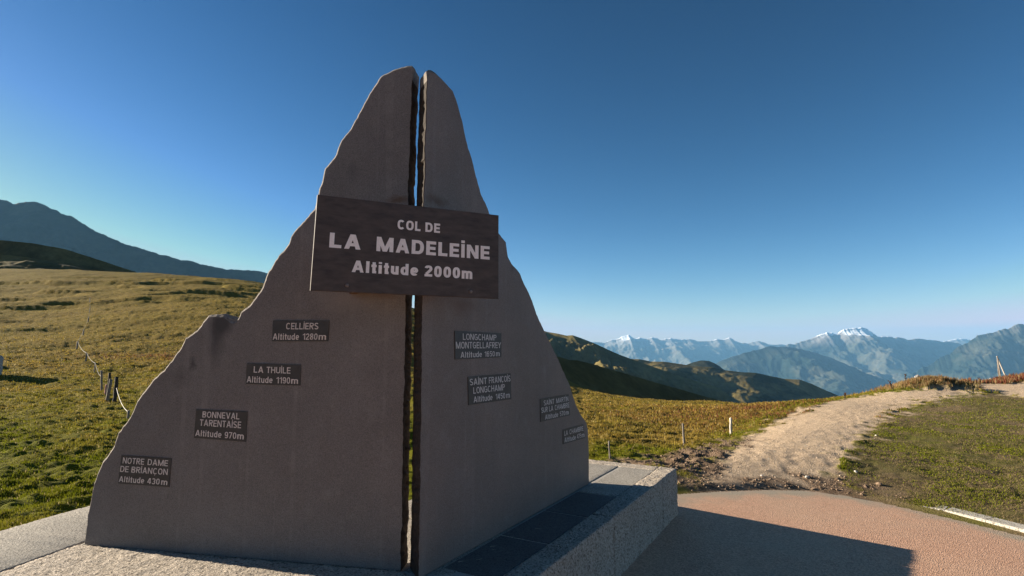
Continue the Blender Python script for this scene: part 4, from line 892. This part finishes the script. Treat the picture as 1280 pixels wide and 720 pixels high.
# russet tufts on the mound and dock stalks beside it
rs = np.random.default_rng(9); n = 7000; x = MOUND[0] + rs.normal(size=n) * 1.15; y = MOUND[1] + rs.normal(size=n) * .7; f = fields(x, y); ok = f['path'] < .3; x, y = x[ok], y[ok]; n = len(x)
c = np.where(rs.uniform(size=(n, 1)) < .35, np.array([[0.26, 0.135, 0.06]]), np.array([[0.30, 0.22, 0.10]])) * (.6 + .7 * rs.uniform(size=(n, 1)))
grow("russet_grass", x, y, 0.05 + .16 * rs.uniform(size=n), np.full(n, .018), c, None, .5, 107)
x, y, r, rs = scatter(14000, 38, 46, 36, 52, 108, 'log'); f = fields(x, y); ok = f['path'] < .3; x, y, r = x[ok], y[ok], r[ok]; n = len(x)
c = np.where(rs.uniform(size=(n, 1)) < .6, np.array([[0.16, 0.05, 0.03]]), np.array([[0.28, 0.2, 0.09]])) * (.6 + .7 * rs.uniform(size=(n, 1)))
grow("russet_grass", x, y, 0.12 + .2 * rs.uniform(size=n), np.full(n, .04), c, None, .5, 109)
def weed(px, py, h, lean, seed, label):
    p = on_land(px, py); z = gz(*p); root = empty("dried_weed", (p[0], p[1], z), label, "weed", "dried weeds on the crest")
    Vv, fs = post_mesh((p[0], p[1], z - .05), (p[0] + lean * h, p[1], z + h), 0.018, 0.01, seed, 6); mesh_obj("stem", Vv, fs, M_darkwood, root, True)
    rs = np.random.default_rng(seed); Vv = []; fs = []
    for k in range(26):
        f = rs.uniform(.45, 1.02); c = np.array([p[0] + lean * h * f, p[1], z + h * f]); a = rs.uniform(0, 6.28); q = np.array([math.cos(a), math.sin(a), .8]) * rs.uniform(.05, .09); s = np.array([-math.sin(a), math.cos(a), 0]) * .02; o = len(Vv)
        Vv += [c, c + q * .5 + s, c + q, c + q * .5 - s]; fs.append((o, o + 1, o + 2, o + 3))
    mesh_obj("seed_head", Vv, fs, M_rust, root)
weed(1118, 489, .42, -.5, 71, "dark dried weed leaning left on the crest beside the path")
weed(1133, 486.5, .42, 0.0, 72, "upright dried weed between the leaning one and the russet mound")
weed(1056, 498.5, .2, .1, 73, "low dark weed where the crest dips towards the valley")

# ------------------------------------------------------------------ haze: one even box of mountain air
hm = bpy.data.materials.new("mountain_haze"); hm.use_nodes = True; t = hm.node_tree; t.nodes.clear()
o_ = t.nodes.new("ShaderNodeOutputMaterial"); pv = t.nodes.new("ShaderNodeVolumePrincipled"); pv.inputs["Density"].default_value = 3.7e-5; pv.inputs["Color"].default_value = (0.23, 0.53, 0.88, 1)
pv.inputs["Anisotropy"].default_value = 0.0; t.links.new(pv.outputs[0], o_.inputs["Volume"])
b_ = 33000; zb, zt = -2200, 990
haze = mesh_obj("haze", [(x, y, z) for z in (zb, zt) for x, y in ((-b_, -b_), (b_, -b_), (b_, b_), (-b_, b_))], [(3, 2, 1, 0), (4, 5, 6, 7), (0, 1, 5, 4), (1, 2, 6, 5), (2, 3, 7, 6), (3, 0, 4, 7)], hm)
tag(haze, kind="stuff")
